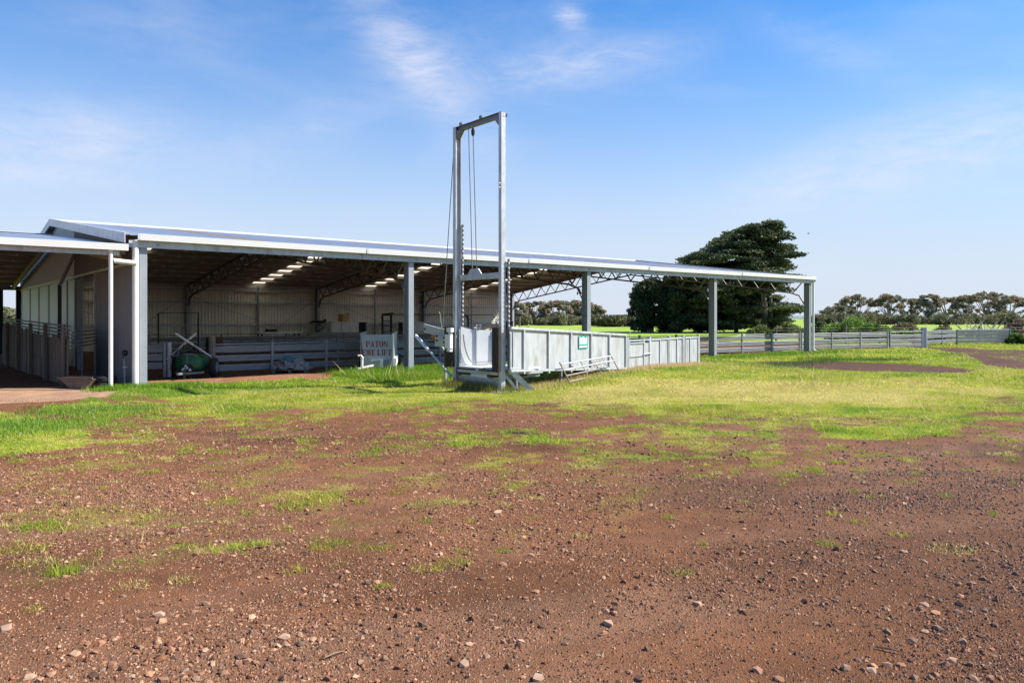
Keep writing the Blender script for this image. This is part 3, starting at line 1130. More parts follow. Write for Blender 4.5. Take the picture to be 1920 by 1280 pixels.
for y, s in ((0.065, 1), (FARY - 0.065, -1)):
    MB().prism([(-0.07, y, LT - 0.12), (-0.07, y + s * 0.17, LT - 0.12), (-0.07, y, LT - 0.30)], (0.14, 0, 0)).build('gusset', 'galv_dark', lift)
for y in (0.85, 1.72):
    MB().lathe([(0.05, -0.03), (0.065, 0), (0.05, 0.03)], (0, y, LT + 0.05), 'x', 12).build('pulley', 'galv_dark', lift)
MB().box(0.078, 0.125, -0.05, 0.03, LT - 0.10, LT - 0.03).build('end_bracket', 'black', lift)
# lifting beam and its ropes
LB = 2.84
o = MB().box(0.04, 0.16, 0.08, FARY - 0.08, LB - 0.09, LB + 0.05).build('lifting_beam', 'galv', lift)
MB().prism([(0.08, 1.55, LB + 0.05), (0.08, 0.95, LB + 0.05), (0.08, 1.08, LB + 0.19), (0.08, 1.42, LB + 0.19)], (0.03, 0, 0)).build('lug_plate', 'galv', o)
for y in (1.17, 1.36):
    MB().tube([(0.1, y, LB + 0.12), (0.02, y + 0.05, LT - 0.14)], 0.011, 6).build('rope', 'cable', lift)
MB().lathe([(0.03, 0), (0.05, -0.06), (0.04, -0.16), (0.012, -0.2)], (0.02, 1.22, LT - 0.15), n=8).build('rope_socket', 'black', lift)
# toothed ratchet racks


def rack(y, z0, z1, xw, name='ratchet_rack'):
    n = int((z1 - z0) / 0.115)
    pts = [(xw, y, z0), (xw, y, z1)]
    zig = []
    for k in range(n, -1, -1):
        z = z0 + (z1 - z0) * k / n
        zig.append((xw, y - 0.06, z))
        if k:
            zig.append((xw, y - 0.042, z - 0.085))
    b = MB()
    b.prism(pts + zig, (0.035, 0, 0))
    return b.build(name, 'galv_dark', lift)


rack(FARY - 0.07, 1.5, 4.2, 0.09)
rack(-0.07, 0.55, 3.2, 0.11)
# hanging cage with its gate
CZ0, CZ1 = 0.53, 1.50
MB().box(-0.02, 1.35, 0.12, FARY - 0.08, CZ0 - 0.02, CZ0 + 0.02).build('cage_floor', 'cage', lift)
for x in (0.02, 1.33):
    MB().beam((x, FARY - 0.1, CZ0 + 0.02), (x, FARY - 0.1, CZ1), 0.04, 0.04).build('cage_post', 'galv', lift)
g = MB().prism([(0.0, 0.0, CZ0 + 0.03), (1.06, 0.0, CZ0 + 0.01), (1.06, 0.0, CZ1 - 0.05), (0.30, 0.0, CZ1 - 0.02), (0.0, 0.0, CZ1 + 0.06)], (0, 0.018, 0)).build('cage_gate', 'cage', lift)
g.location = (0.03, FARY - 0.13, 0)
g.rotation_euler = (0, 0, R(-15))
for x in (0.42, 0.92):
    MB().beam((x, -0.02, CZ0 + 0.06), (x, -0.02, CZ1 - 0.01), 0.03, 0.03).build('gate_bar', 'galv', g)
MB().tube([(0.42, -0.03, CZ0 + 0.10), (0.82, -0.03, CZ0 + 0.09), (0.87, -0.03, CZ0 + 0.14), (0.89, -0.03, CZ1 - 0.08)], 0.014, 6).build('gate_pipe', 'galv_dark', g)
pts = []
for k in range(13):
    u = k / 12
    pts.append((0.05 + 0.26 * u ** 1.4, -0.05, CZ1 - 0.14 - 0.72 * (1 - (1 - u) ** 1.7)))
MB().tube(pts, 0.016, 6).build('hose', 'galv_dark', g)
MB().tube([(0.42, -0.03, CZ1 - 0.02), (0.42, -0.03, CZ1 + 0.1), (0.54, -0.03, CZ1 + 0.1), (0.54, -0.03, CZ1 + 0.02), (0.36, -0.03, CZ1 + 0.03)], 0.012, 6).build('latch', 'galv', g)
MB().box(-0.06, 1.38, 0.09, FARY - 0.10, CZ0 - 0.13, CZ0 - 0.06).build('floor_beam', 'galv', lift)
MB().box(-0.055, -0.035, 0.09, FARY - 0.10, CZ0 - 0.055, CZ0 - 0.025).build('floor_edge', 'black', lift)
MB().bbox(-0.04, 0.4, 0.55, 1.25, 0.30, 0.39, 0.02).build('motor_box', 'cage', lift)
MB().box(-0.03, 0.9, 0.14, FARY - 0.14, 0.34, 0.395).build('under_frame', 'black', lift)
MB().isec((0, 0.07, 0.22), (0, FARY - 0.07, 0.22), 0.10, 0.18, (0, 0, 1)).build('base_beam', 'galv', lift)
# buffer boards on the truck side
MB().bbox(-0.19, -0.10, FARY - 0.02, FARY + 0.32, 0.52, 1.56, 0.01).build('buffer_board', 'rubber', lift)
MB().bbox(-0.19, -0.10, -0.10, 0.16, 0.50, 1.55, 0.01).build('buffer_board', 'rubber', lift)
# white control box
o = MB().bbox(-0.34, -0.20, FARY - 0.13, FARY + 0.10, 1.0, 1.36, 0.03).build('control_box', 'white', lift)
MB().bbox(-0.33, -0.20, FARY - 0.17, FARY + 0.02, 1.42, 1.53, 0.02).build('cover', 'white', o)
MB().tube([(-0.26, FARY - 0.06, 1.34), (-0.26, FARY - 0.08, 1.44)], 0.05, 8).build('neck', 'white', o)
MB().bbox(-0.32, -0.2, FARY - 0.11, FARY + 0.02, 0.92, 1.0, 0.02).build('gland', 'white', o)
# outrigger with winch on the far side
o = MB().prism([(0.0, FARY + 0.34, 1.44), (0.0, FARY + 1.62, 1.62), (0.0, FARY + 1.62, 1.40), (0.0, FARY + 0.34, 1.20)], (0.05, 0, 0)).build('outrigger_beam', 'galv', lift)
MB().prism([(-0.03, FARY + 0.34, 1.27), (-0.03, FARY + 1.0, 1.36), (-0.03, FARY + 1.02, 1.02), (-0.03, FARY + 0.34, 1.02)], (0.028, 0, 0)).build('side_plate', 'galv', o)
for (y, z) in ((0.55, 1.26), (0.55, 1.14), (0.9, 1.30), (0.9, 1.18), (1.5, 1.48)):
    MB().lathe([(0.026, 0), (0.026, -0.03)], (-0.032, FARY + y, z), 'x', 8).build('bolt', 'black', o)
MB().lathe([(0.13, -0.12), (0.15, -0.1), (0.15, 0.1), (0.13, 0.12)], (0.2, FARY + 1.22, 1.30), 'y', 14).build('winch_drum', 'orange', lift)
MB().box(0.06, 0.34, FARY + 0.9, FARY + 1.55, 1.10, 1.16).build('winch_bed', 'black', lift)
MB().beam((0.06, FARY + 0.86, 1.04), (0.06, FARY + 0.42, 0.68), 0.06, 0.08).build('brace', 'galv_dark', lift)
MB().beam((0.06, FARY + 0.62, 0.15), (0.06, FARY + 0.62, 0.92), 0.06, 0.06).build('prop_leg', 'galv', lift)
MB().box(0.05, 0.3, FARY + 0.25, FARY + 0.6, 0.62, 0.70).build('shelf', 'galv_dark', lift)
MB().bbox(0.0, 0.16, FARY + 0.33, FARY + 0.46, 0.78, 1.0, 0.02).build('oil_bottle', 'pvc', lift)
p0, p1 = Vector((-0.12, FARY + 0.10, 0.28)), Vector((-0.12, FARY + 1.85, 1.30))
MB().tube([p0, p0.lerp(p1, 0.62)], 0.032, 8).build('stay_pole', 'galv', lift)
MB().tube([p0.lerp(p1, 0.62), p1], 0.045, 8).build('stay_sleeve', 'white', lift)
MB().tube([(0.0, FARY + 0.10, LT - 0.1), (0.02, FARY + 0.72, 1.48)], 0.012, 5).build('rope', 'cable', lift)
MB().tube([(0.02, FARY + 0.72, 1.36), (0.02, FARY + 0.84, 1.9), (0.0, FARY + 0.86, 1.95)], 0.01, 5).build('lever', 'galv_dark', lift)
# struts on the race side
MB().beam((0.12, -0.06, 0.60), (0.62, -0.42, 0.0), 0.05, 0.13).build('strut', 'galv', lift)
MB().beam((0.1, 0.02, 0.42), (0.34, -0.2, 0.0), 0.04, 0.06).build('strut', 'galv', lift)
MB().prism([(0.12, 0.1, 0.30), (1.45, 0.35, 0.30), (1.60, 0.38, 0.52), (0.12, 0.1, 0.52)], (0.02, -0.02, 0)).build('skid_plate', 'galv_dark', lift)

# ------------------------------------------------------------------ loading race: ramped solid panels leading to the lift
RA = math.atan2(0.851, 0.525)
race = thing('loading_race', 'sloping loading race of grey steel panels leading up to the lift', 'loading race', (-0.06, 18.22, 0), RA)
xs = [0.0, 0.62, 1.88, 3.14, 4.40, 5.66, 6.92]
zt = lambda x: 1.52 - 0.30 * x / 6.92
zb = lambda x: 0.56 - 0.32 * x / 6.92
for off, side in ((0.0, -1), (0.95, 1)):
    for a, b2 in zip(xs[:-1], xs[1:]):
        if side > 0 and a < 1.5:
            continue
        MB().prism([(a + 0.01, off, zb(a)), (b2 - 0.01, off, zb(b2)), (b2 - 0.01, off, zt(b2)), (a + 0.01, off, zt(a))], (0, 0.012, 0)).build('panel', 'panel', race)
    for x in xs[1 if side < 0 else 2:]:
        MB().box(x - 0.03, x + 0.03, off + (-0.055 if side < 0 else 0.014), off + (-0.002 if side < 0 else 0.06), zb(x) - 0.12, zt(x) - 0.002).build('stiffener', 'galv', race)
    o = MB()
    q0 = xs[0] if side < 0 else xs[2]
    o.prism([(q0, off - 0.06, zt(q0)), (xs[-1], off - 0.06, zt(6.92)), (xs[-1], off - 0.06, zt(6.92) + 0.06), (q0, off - 0.06, zt(q0) + 0.06)], (0, 0.09, 0))
    o.build('top_rail', 'galv', race)
    o = MB()
    o.prism([(xs[0], off - 0.057, zb(0) - 0.065), (xs[-1], off - 0.057, zb(6.92) - 0.065), (xs[-1], off - 0.057, zb(6.92) - 0.005), (xs[0], off - 0.057, zb(0) - 0.005)], (0, 0.085, 0))
    o.build('bottom_rail', 'galv', race)
MB().prism([(0.02, 0.03, 0.50), (6.9, 0.03, 0.18), (6.9, 0.03, 0.215), (0.02, 0.03, 0.535)], (0, 0.9, 0)).build('floor_ramp', 'board', race)
for k in range(20):
    x = 0.2 + k * 0.34
    z = 0.535 - 0.32 * x / 6.9
    MB().box(x - 0.02, x + 0.02, 0.05, 0.9, z, z + 0.03).build('cleat', 'wood', race)
for x in (0.3, 2.6, 5.0):
    for y in (0.0, 0.95):
        MB().beam((x, y, -0.05), (x, y, zb(x) - 0.07), 0.07, 0.07).build('leg', 'galv_dark', race)
MB().box(0.05, 0.07, -0.075, -0.03, 0.60, 1.45).build('hinge_strip', 'galv', race)

# green sign fixed to the race
sg = thing('sign_plate', 'small green bordered white sign fixed on the race panels', 'sign', (race.matrix_world @ Vector((0, 0, 0))), RA)
sg.location = (-0.06 + 3.62 * 0.525, 18.22 + 3.62 * 0.851, 0)
SZ0, SZ1, SXW = 0.92, 1.28, 0.56
b = MB().box(0, SXW, -0.024, -0.016, SZ0, SZ1)
b.build('board', 'signgreen', sg)
MB().prism([(0.06, -0.0275, SZ0 + 0.13), (0.46, -0.0275, SZ0 + 0.13), (0.46, -0.0275, SZ1 - 0.08), (0.36, -0.0275, SZ1 - 0.06), (0.34, -0.0275, SZ1 - 0.03),
            (0.24, -0.0275, SZ1 - 0.03), (0.22, -0.0275, SZ1 - 0.06), (0.14, -0.0275, SZ1 - 0.06), (0.12, -0.0275, SZ1 - 0.03), (0.06, -0.0275, SZ1 - 0.03)],
           (0, 0.003, 0)).build('emblem', 'signwhite', sg)
b = MB()
for k in range(8):
    a = R(-55 + 110 * k / 8)
    a2 = R(-55 + 110 * (k + 1) / 8)
    c0 = (0.40, SZ0 + 0.22)
    pts = [(c0[0] + r_ * math.cos(q), -0.0285, c0[1] + r_ * 1.15 * math.sin(q)) for r_, q in ((0.09, a), (0.115, a), (0.115, a2), (0.09, a2))]
    b.prism(pts, (0, 0.004, 0))
b.build('emblem_arc', 'signwhite', sg)
MB().box(0.08, 0.44, -0.031, -0.0285, SZ0 + 0.175, SZ0 + 0.19).build('rule', 'poly', sg)
for a, c in ((0.05, 0.26), (0.29, 0.51)):
    MB().box(a, c, -0.0275, -0.0245, SZ0 + 0.035, SZ0 + 0.08).build('lettering_bar', 'signwhite', sg)

# ------------------------------------------------------------------ solid panel fence and gate beyond the race
f0, f1 = Vector((3.62, 24.2, 0.10)), Vector((7.15, 29.3, 0.04))
FA = math.atan2(f1.y - f0.y, f1.x - f0.x)
FL = (f1 - f0).length
pen = thing('panel_fence', 'upright grey sheet metal pen fence at the foot of the race', 'fence', f0, FA)
fx = [0.0, 0.28, 1.65, 1.95, 3.35, 4.65, FL]
posts = [0.02, 1.72, 3.36, 4.66, FL - 0.02]
for x in posts:
    MB().bbox(x - 0.05, x + 0.05, -0.06, 0.05, -0.15, 1.06, 0.012).build('post', 'galv', pen)
for a, c in ((1.80, 2.55), (2.60, 3.28), (3.44, 4.05), (4.10, 4.58), (4.74, 5.3), (5.34, FL - 0.1)):
    o = MB().box(a, c, -0.012, 0.0, -0.02, 0.93).build('panel', 'panel', pen)
    MB().box(c - 0.02, c + 0.035, -0.045, -0.014, -0.05, 0.94).build('stiffener', 'galv', o)
MB().box(1.8, FL - 0.08, -0.05, 0.02, 0.935, 0.985).build('top_rail', 'galv', pen)
MB().box(posts[3] + 0.055, posts[3] + 0.12, -0.07, 0.04, -0.1, 1.04).build('post', 'galv_dark', pen)
gate = thing('pen_gate', 'narrow grey steel gate with a middle rail at the foot of the race', 'gate', f0, FA)
MB().box(0.12, 1.18, -0.05, -0.035, 0.0, 0.86).build('panel', 'panel', gate)
MB().box(1.24, 1.62, -0.05, -0.035, 0.06, 0.86).build('panel', 'panel', gate)
for x in (0.1, 1.21, 1.64):
    MB().box(x - 0.03, x + 0.03, -0.075, -0.025, -0.02, 1.0).build('stile', 'galv', gate)
for z in (0.44, 0.86):
    MB().box(0.13, 1.18, -0.085, -0.055, z, z + 0.04).build('rail', 'galv', gate)
MB().box(0.13, 1.7, -0.07, -0.03, 0.945, 0.985).build('rail', 'galv', gate)
MB().tube([(1.05, -0.11, 0.5), (1.7, -0.11, 0.52)], 0.018, 6).build('latch', 'galv', gate)
MB().tube([(0.9, 0.3, 1.0), (0.9, 0.3, 1.22)], 0.014, 6).build('pin', 'white', pen)
MB().tube([(-1.2, 0.35, 1.22), (-0.7, 0.3, 1.05)], 0.02, 6).build('latch_arm', 'white', pen)

# ------------------------------------------------------------------ rusty rack leaning on the race
RK0, RK1 = 2.3, 5.5
RL = RK1 - RK0
rx0, ry0 = -0.06 + RK0 * 0.525 + 0.45 * 0.851, 18.22 + RK0 * 0.851 - 0.45 * 0.525
rack_t = thing('pipe_rack', 'rusty welded pipe rack leaning against the race panels', 'rack', (rx0, ry0, 0.06), RA)
lean = lambda x, u: (x, 0.02 + u * 0.26, u * 0.50 + 0.03 * x)
for u, m_, xe in ((0.12, 'rust', 0.30), (0.42, 'rust', 0.62), (0.72, 'galv', 1.0), (1.0, 'galv', 1.0)):
    MB().tube([lean(0.02, u), lean(RL * xe, u)], 0.02, 6).build('rail', m_, rack_t)
for x, u0, u1, m_ in ((0.0, -0.08, 1.12, 'rust'), (RL * 0.36, 0.3, 1.05, 'galv'), (RL * 0.62, 0.05, 0.8, 'rust'), (RL * 0.8, 0.4, 1.05, 'galv'), (RL, -0.05, 1.15, 'rust')):
    MB().tube([lean(x - 0.03, u1), lean(x + 0.05, u0)], 0.019, 6).build('rung', m_, rack_t)


# ------------------------------------------------------------------ sheep yard fences of pressed steel strips
def strip_mesh(L_, h=0.2, ribs=3):
    """pressed strip with long ribs, along +x, facing -y"""
    pr = [(0, 0)]
    p = h / ribs
    for k in range(ribs):
        z = k * p
        pr += [(-0.004, z + p * 0.15), (-0.028, z + p * 0.32), (-0.028, z + p * 0.62), (-0.004, z + p * 0.8)]
    pr.append((0, h))
    n = len(pr)
    v = [(0, a, z) for a, z in pr] + [(L_, a, z) for a, z in pr]
    f = [(i, i + 1, n + i + 1, n + i) for i in range(n - 1)]
    v += [(0, 0.004, 0), (0, 0.004, h), (L_, 0.004, 0), (L_, 0.004, h)]
    k = 2 * n
    f += [(k, k + 1, k + 3, k + 2)]
    return MB().add(v, f)


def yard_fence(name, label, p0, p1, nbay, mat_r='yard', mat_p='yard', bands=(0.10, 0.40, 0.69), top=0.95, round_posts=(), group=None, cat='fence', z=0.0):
    p0, p1 = Vector((p0[0], p0[1], z)), Vector((p1[0], p1[1], z))
    d = p1 - p0
    t = thing(name, label, cat, p0, math.atan2(d.y, d.x), group)
    L_ = d.length / nbay
    sm = strip_mesh(L_ - 0.12).mesh('rail')
    sm.materials.append(M[mat_r])
    for k in range(nbay):
        for zz_ in bands:
            link('rail', sm, t, (k * L_ + 0.06, 0, zz_))
        if top:
            MB().tube([(k * L_ + 0.05, 0, top), ((k + 1) * L_ - 0.05, 0, top)], 0.022, 6).build('top_rail', mat_r, t)
    for k in range(nbay + 1):
        if k in round_posts:
            MB().tube([(k * L_, 0.03, -0.2), (k * L_, 0.03, 1.18), (k * L_, 0.03, 1.2)], 0.11, 12).build('post', 'wood', t)
        else:
            MB().bbox(k * L_ - 0.045, k * L_ + 0.045, -0.045, 0.045, -0.2, 1.02, 0.012).build('post', mat_p, t)
    return t


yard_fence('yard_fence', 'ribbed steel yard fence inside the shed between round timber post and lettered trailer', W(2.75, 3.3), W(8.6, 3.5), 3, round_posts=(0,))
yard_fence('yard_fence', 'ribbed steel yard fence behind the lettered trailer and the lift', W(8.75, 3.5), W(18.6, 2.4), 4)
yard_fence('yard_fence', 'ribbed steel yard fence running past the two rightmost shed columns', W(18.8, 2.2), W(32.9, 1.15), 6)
yard_fence('yard_fence', 'ribbed steel yard fence in the open between last shed column and steel gate', W(33.05, 1.12), G(1664, 653.5), 3)
yard_fence('yard_gate', 'steel gate of ribbed strips right of the last shed column', G(1669, 653.0), G(1729, 651.2), 1, bands=(0.06, 0.33, 0.60), top=0.98, cat='gate')
yard_fence('yard_fence', 'shaded open strip fence right of the steel gate', (G(1737, 650)[0], G(1737, 650)[1]), G(1793, 646.5), 2, bands=(0.2, 0.52, 0.80), top=None, mat_r='galv_dark', mat_p='galv_dark')  # dark steel colour stands in for the shade on this fence
yard_fence('yard_gate', 'dark shaded strip gate at the far right of the yards', G(1795, 646.5), G(1893, 645.2), 1, bands=(0.14, 0.36, 0.58, 0.8), top=1.03, mat_r='galv_dark', mat_p='galv_dark', cat='gate')  # shade on the gate is put into its dark steel colour
gp = G(1732, 651)
MB().bbox(-0.14, 0.14, -0.14, 0.14, -0.2, 1.22, 0.03).build('gate_post', 'galv', None, loc=(gp[0], gp[1], 0))
tag(bpy.context.scene.objects['gate_post'], 'stout grey square gate post between the steel gate and shaded fence', 'post')
# inner rows of pens seen over the front ones
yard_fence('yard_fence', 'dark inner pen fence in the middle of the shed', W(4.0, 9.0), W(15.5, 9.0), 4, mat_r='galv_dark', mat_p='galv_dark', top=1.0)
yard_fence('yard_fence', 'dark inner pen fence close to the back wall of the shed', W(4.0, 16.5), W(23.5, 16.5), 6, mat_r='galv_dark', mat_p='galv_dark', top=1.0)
# low gate beside the corner column and its posts
t = yard_fence('yard_gate', 'short ribbed steel gate just behind the corner column', W(0.35, 3.4), W(1.32, 3.2), 1, bands=(0.25, 0.5, 0.75), top=0.98, cat='gate')
t = thing('gate_post', 'pair of dark steel gate posts left of the green sprayer', 'post', W(1.45, 3.2), ANG)
MB().tube([(0, 0, -0.1), (0, 0, 1.05)], 0.07, 10).build('post', 'galv', t)
MB().tube([(0.32, 0.3, -0.1), (0.32, 0.3, 0.78)], 0.045, 8).build('stub', 'galv_dark', t)
MB().box(0.03, 0.3, 0.0, 0.03, 0.62, 0.66).build('link', 'galv_dark', t)
# tall pipe arch in the shed
t = thing('pipe_arch', 'tall thin dark pipe arch standing behind the green sprayer', 'arch', W(1.9, 6.3), ANG)
MB().tube([(0, 0, 0), (0, 0, 1.95), (1.3, 0, 1.97), (1.3, 0, 0)], 0.028, 6).build('arch_pipe', 'black', t)

# ------------------------------------------------------------------ green boom sprayer
t = thing('boom_sprayer', 'small green tank sprayer trailer with two crossed white booms', 'sprayer', (-9.75, 23.3, 0), R(6))
b = MB()
prof = [(0.10, 0.0), (0.30, 0.02), (0.37, 0.09), (0.40, 0.3), (0.40, 0.75), (0.36, 0.95), (0.2, 1.0)]
nseg = 20
vs_ = []
for r_, o_ in prof:
    for j in range(nseg):
        a = 2 * math.pi * j / nseg
        vs_.append((math.copysign(abs(math.cos(a)) ** 0.8, math.cos(a)) * r_ * 1.02, -0.55 + o_, 0.44 + math.copysign(abs(math.sin(a)) ** 0.75, math.sin(a)) * r_ * 0.70))
fs_ = []
for i in range(len(prof) - 1):
    for j in range(nseg):
        a, c = i * nseg + j, i * nseg + (j + 1) % nseg
        fs_.append((a, c, c + nseg, a + nseg))
fs_ += [tuple(range(nseg)), tuple(range((len(prof) - 1) * nseg, len(prof) * nseg))]
tank = b.add(vs_, fs_).build('tank', 'green', t, smooth=True)
MB().lathe([(0.14, 0), (0.15, 0.05), (0.13, 0.09)], (0.0, -0.05, 0.71), n=14).build('lid', 'black', tank)
MB().box(-0.012, 0.012, -0.575, -0.4, 0.15, 0.72).build('strap', 'galv_dark', tank)
# pump recess and valves
MB().prism([(-0.2, -0.60, 0.18), (0.2, -0.60, 0.18), (0.16, -0.60, 0.34), (0.08, -0.60, 0.40), (-0.08, -0.60, 0.40), (-0.16, -0.60, 0.34)], (0, 0.06, 0)).build('pump_plate', 'black', t)
for x, z, r_ in ((-0.1, 0.25, 0.04), (0.02, 0.30, 0.035), (0.1, 0.24, 0.04), (-0.02, 0.36, 0.03)):
    MB().lathe([(r_, 0), (r_, -0.06), (r_ * 0.6, -0.08)], (x, -0.6, z), 'y', 8).build('valve', 'pvc', t)
MB().beam((-0.42, -0.35, 0.15), (-0.02, -0.9, 0.15), 0.05, 0.05).build('drawbar', 'galv_dark', t)
MB().beam((0.42, -0.35, 0.15), (0.06, -0.9, 0.15), 0.05, 0.05).build('drawbar', 'galv_dark', t)
MB().beam((0.03, -0.85, 0.16), (0.03, -1.5, 0.18), 0.06, 0.06).build('drawbar', 'galv_dark', t)
MB().beam((0.06, -0.98, 0.0), (0.06, -0.92, 0.34), 0.05, 0.05).build('stand_leg', 'green', t)
MB().lathe([(0.05, 0), (0.05, 0.03)], (0.03, -0.92, 0.3), n=10).build('jack', 'galv', t)
MB().beam((-0.55, 0.1, 0.28), (0.55, 0.1, 0.28), 0.06, 0.06).build('axle', 'black', t)
for s in (-1, 1):
    w = MB().lathe([(0.18, -0.09), (0.26, -0.08), (0.285, -0.04), (0.285, 0.04), (0.26, 0.08), (0.18, 0.09)], (s * 0.6, 0.1, 0.285), 'x', 20).build('wheel', 'tyre', t, smooth=True)
    MB().lathe([(0.05, -0.095), (0.17, -0.092), (0.17, 0.092), (0.05, 0.095)], (s * 0.6, 0.1, 0.285), 'x', 14).build('rim', 'galv_dark', w)
for (x0, z0, x1, z1, y) in ((-0.42, 1.32, 0.62, 0.62, -0.30), (0.15, 1.32, -0.72, 0.52, -0.22)):
    p0, p1 = Vector((x0, y, z0)), Vector((x1, y, z1))
    o = MB().tube([p0, p0.lerp(p1, 0.5)], 0.034, 8).build('boom', 'white', t)
    MB().tube([p0.lerp(p1, 0.5), p1], 0.028, 8).build('boom_arm', 'galv', o)
    for k in range(4):
        q = p0.lerp(p1, 0.2 + k * 0.2)
        MB().tube([q, q + Vector((0.0, -0.04, -0.09))], 0.018, 6).build('nozzle', 'black', o)
MB().beam((0, 0.15, 0.65), (0, 0.15, 1.0), 0.08, 0.08).build('mast', 'black', t)
MB().beam((-0.3, -0.2, 0.72), (0.35, -0.2, 0.72), 0.04, 0.04).build('boom_cradle', 'black', t)
t = MB().lathe([(0.27, 0), (0.285, 0.02), (0.27, 0.28), (0.285, 0.3), (0.27, 0.58), (0.285, 0.6), (0.27, 0.86), (0.28, 0.88), (0.25, 0.87)], (0, 0, 0), n=18).build('oil_drum', 'rustred', None)
t.location = (-9.75, 25.0, 0.28)
tag(t, 'rusty red drum standing behind the green sprayer', 'drum')
blk = MB().bbox(-0.35, 0.35, -0.3, 0.3, 0, 0.28, 0.02).build('timber_block', 'board', None, loc=(-9.75, 25.0, 0))
tag(blk, 'dark timber block under the rusty red drum', 'block')

# ------------------------------------------------------------------ crumpled sheet bundle on a pallet
bx_, by_ = G(540, 699)
t = thing('pallet', 'low timber pallet under the crumpled sheeting', 'pallet', (bx_, by_ + 0.35, 0), R(8))
for k in range(5):
    MB().box(-0.58, 0.58, -0.34 + k * 0.15, -0.23 + k * 0.15, 0.085, 0.105).build('slat', 'wood', t)
for x in (-0.5, 0, 0.5):
    MB().box(x - 0.04, x + 0.04, -0.34, 0.38, 0.0, 0.083).build('bearer', 'wood', t)


def crumple(nx_, ny_, sx, sy, h, seed, mname, name, parent=None, loc=(0, 0, 0)):
    rg = np.random.default_rng(seed)
    vs_ = []
    for j in range(ny_):
        for i in range(nx_):
            u, v = i / (nx_ - 1) * 2 - 1, j / (ny_ - 1) * 2 - 1
            rr = min(1.0, math.sqrt(u * u * 0.9 + v * v * 0.9))
            z = h * (1 - rr ** 2.4) + rg.normal() * h * 0.13
            vs_.append((u * sx + rg.normal() * sx * 0.05, v * sy + rg.normal() * sy * 0.06, max(0.0, z)))
    fs_ = [(j * nx_ + i, j * nx_ + i + 1, (j + 1) * nx_ + i + 1, (j + 1) * nx_ + i) for j in range(ny_ - 1) for i in range(nx_ - 1)]
    return MB().add(vs_, fs_).build(name, mname, parent, loc=loc)


t = thing('sheet_bundle', 'crumpled heap of grey and blue sheeting on the pallet in the shed', 'sheeting', (bx_, by_ + 0.35, 0.106), R(8))
crumple(15, 11, 0.62, 0.42, 0.36, 5, 'tarp', 'grey_sheet', t)
crumple(9, 7, 0.24, 0.2, 0.16, 8, 'tarpblue', 'blue_sheet', t, (-0.08, -0.12, 0.27))

# ------------------------------------------------------------------ lettered sheet-metal trailer
t = thing('box_trailer', 'sheet metal box trailer with red stencilled lettering beside the shed column', 'trailer', (-4.56, 25.75, 0), R(4))
HWD = 0.53
front = MB().prism([(-HWD, 0, 1.22), (HWD, 0, 1.24), (HWD - 0.02, 0.0, 0.12), (-HWD + 0.1, 0.0, 0.12)], (0, 0.02, 0)).build('front_panel', 'poly', t)
for s in (-1, 1):
    x = s * (HWD + 0.005)
    MB().prism([(x, 0.02, 0.12), (x, 1.55, 0.3), (x, 1.55, 1.27), (x, 0.02, 1.23)], (0.016 * s, 0, 0)).build('side_panel', 'panel', t)
    MB().beam((x, -0.02, 1.25), (x, 1.57, 1.29), 0.05, 0.05).build('top_rail', 'galv', t)
MB().box(HWD - 0.015, HWD + 0.035, -0.04, 0.01, 0.1, 1.27).build('corner_trim', 'white', t)
MB().prism([(HWD + 0.03, 0.05, 0.14), (HWD + 0.03, 0.95, 0.30), (HWD + 0.03, 1.0, 0.52), (HWD + 0.03, 0.05, 0.42)], (0.08, 0, 0)).build('wheel_guard', 'white', t)
MB().lathe([(0.12, -0.07), (0.25, -0.065), (0.27, 0), (0.25, 0.065), (0.12, 0.07)], (HWD + 0.12, 1.1, 0.27), 'x', 18).build('wheel', 'tyre', t, smooth=True)
MB().lathe([(0.12, -0.07), (0.25, -0.065), (0.27, 0), (0.25, 0.065), (0.12, 0.07)], (-HWD - 0.12, 1.1, 0.27), 'x', 18).build('wheel', 'tyre', t, smooth=True)
MB().box(-HWD, HWD, 0.02, 1.55, 0.26, 0.3).build('floor', 'board', t)
# stencilled letters, cut with bridges like a stencil
GL = {
    'P': [(0, .28, 0, 1), (.36, .62, .9, 1), (.36, .62, .45, .55), (.62, .82, .5, .95), (-.06, .34, 0, .07), (-.06, .3, .93, 1)],
    'A': [(-.08, .28, 0, .07), (.55, .98, 0, .07), 'tA', (.3, .6, .32, .4)],
    'T': [(.32, .60, 0, .86), (0, .92, .9, 1), (0, .1, .72, .9), (.82, .92, .72, .9), (.22, .70, 0, .07)],
    'O': [(0, .28, .14, .86), (.62, .90, .14, .86), (.14, .42, 0, .12), (.48, .76, 0, .12), (.14, .42, .88, 1), (.48, .76, .88, 1)],
    'N': [(0.02, .16, 0, 1), (.72, .86, 0, 1), 'tN', (-.06, .24, 0, .07), (.62, .94, .93, 1), (-.06, .2, .93, 1)],
    'E': [(0, .28, 0, 1), (.34, .78, .9, 1), (.34, .64, .46, .56), (.34, .78, 0, .1), (.70, .78, .1, .26), (.70, .78, .74, .9), (-.06, .3, 0, .07), (-.06, .3, .93, 1)],
    'W': ['tW', (-.06, .34, .93, 1), (.42, .8, .93, 1), (.95, 1.28, .93, 1)],
    'L': [(0, .28, 0, 1), (.34, .78, 0, .1), (.70, .78, .1, .3), (-.06, .34, .93, 1), (-.06, .3, 0, .07)],
    'I': [(.1, .38, 0, 1), (0, .48, 0, .07), (0, .48, .93, 1)],
    'F': [(0, .28, 0, 1), (.34, .78, .9, 1), (.34, .62, .46, .56), (.70, .78, .72, .9), (-.06, .34, 0, .07), (-.06, .3, .93, 1)],
    ' ': []}
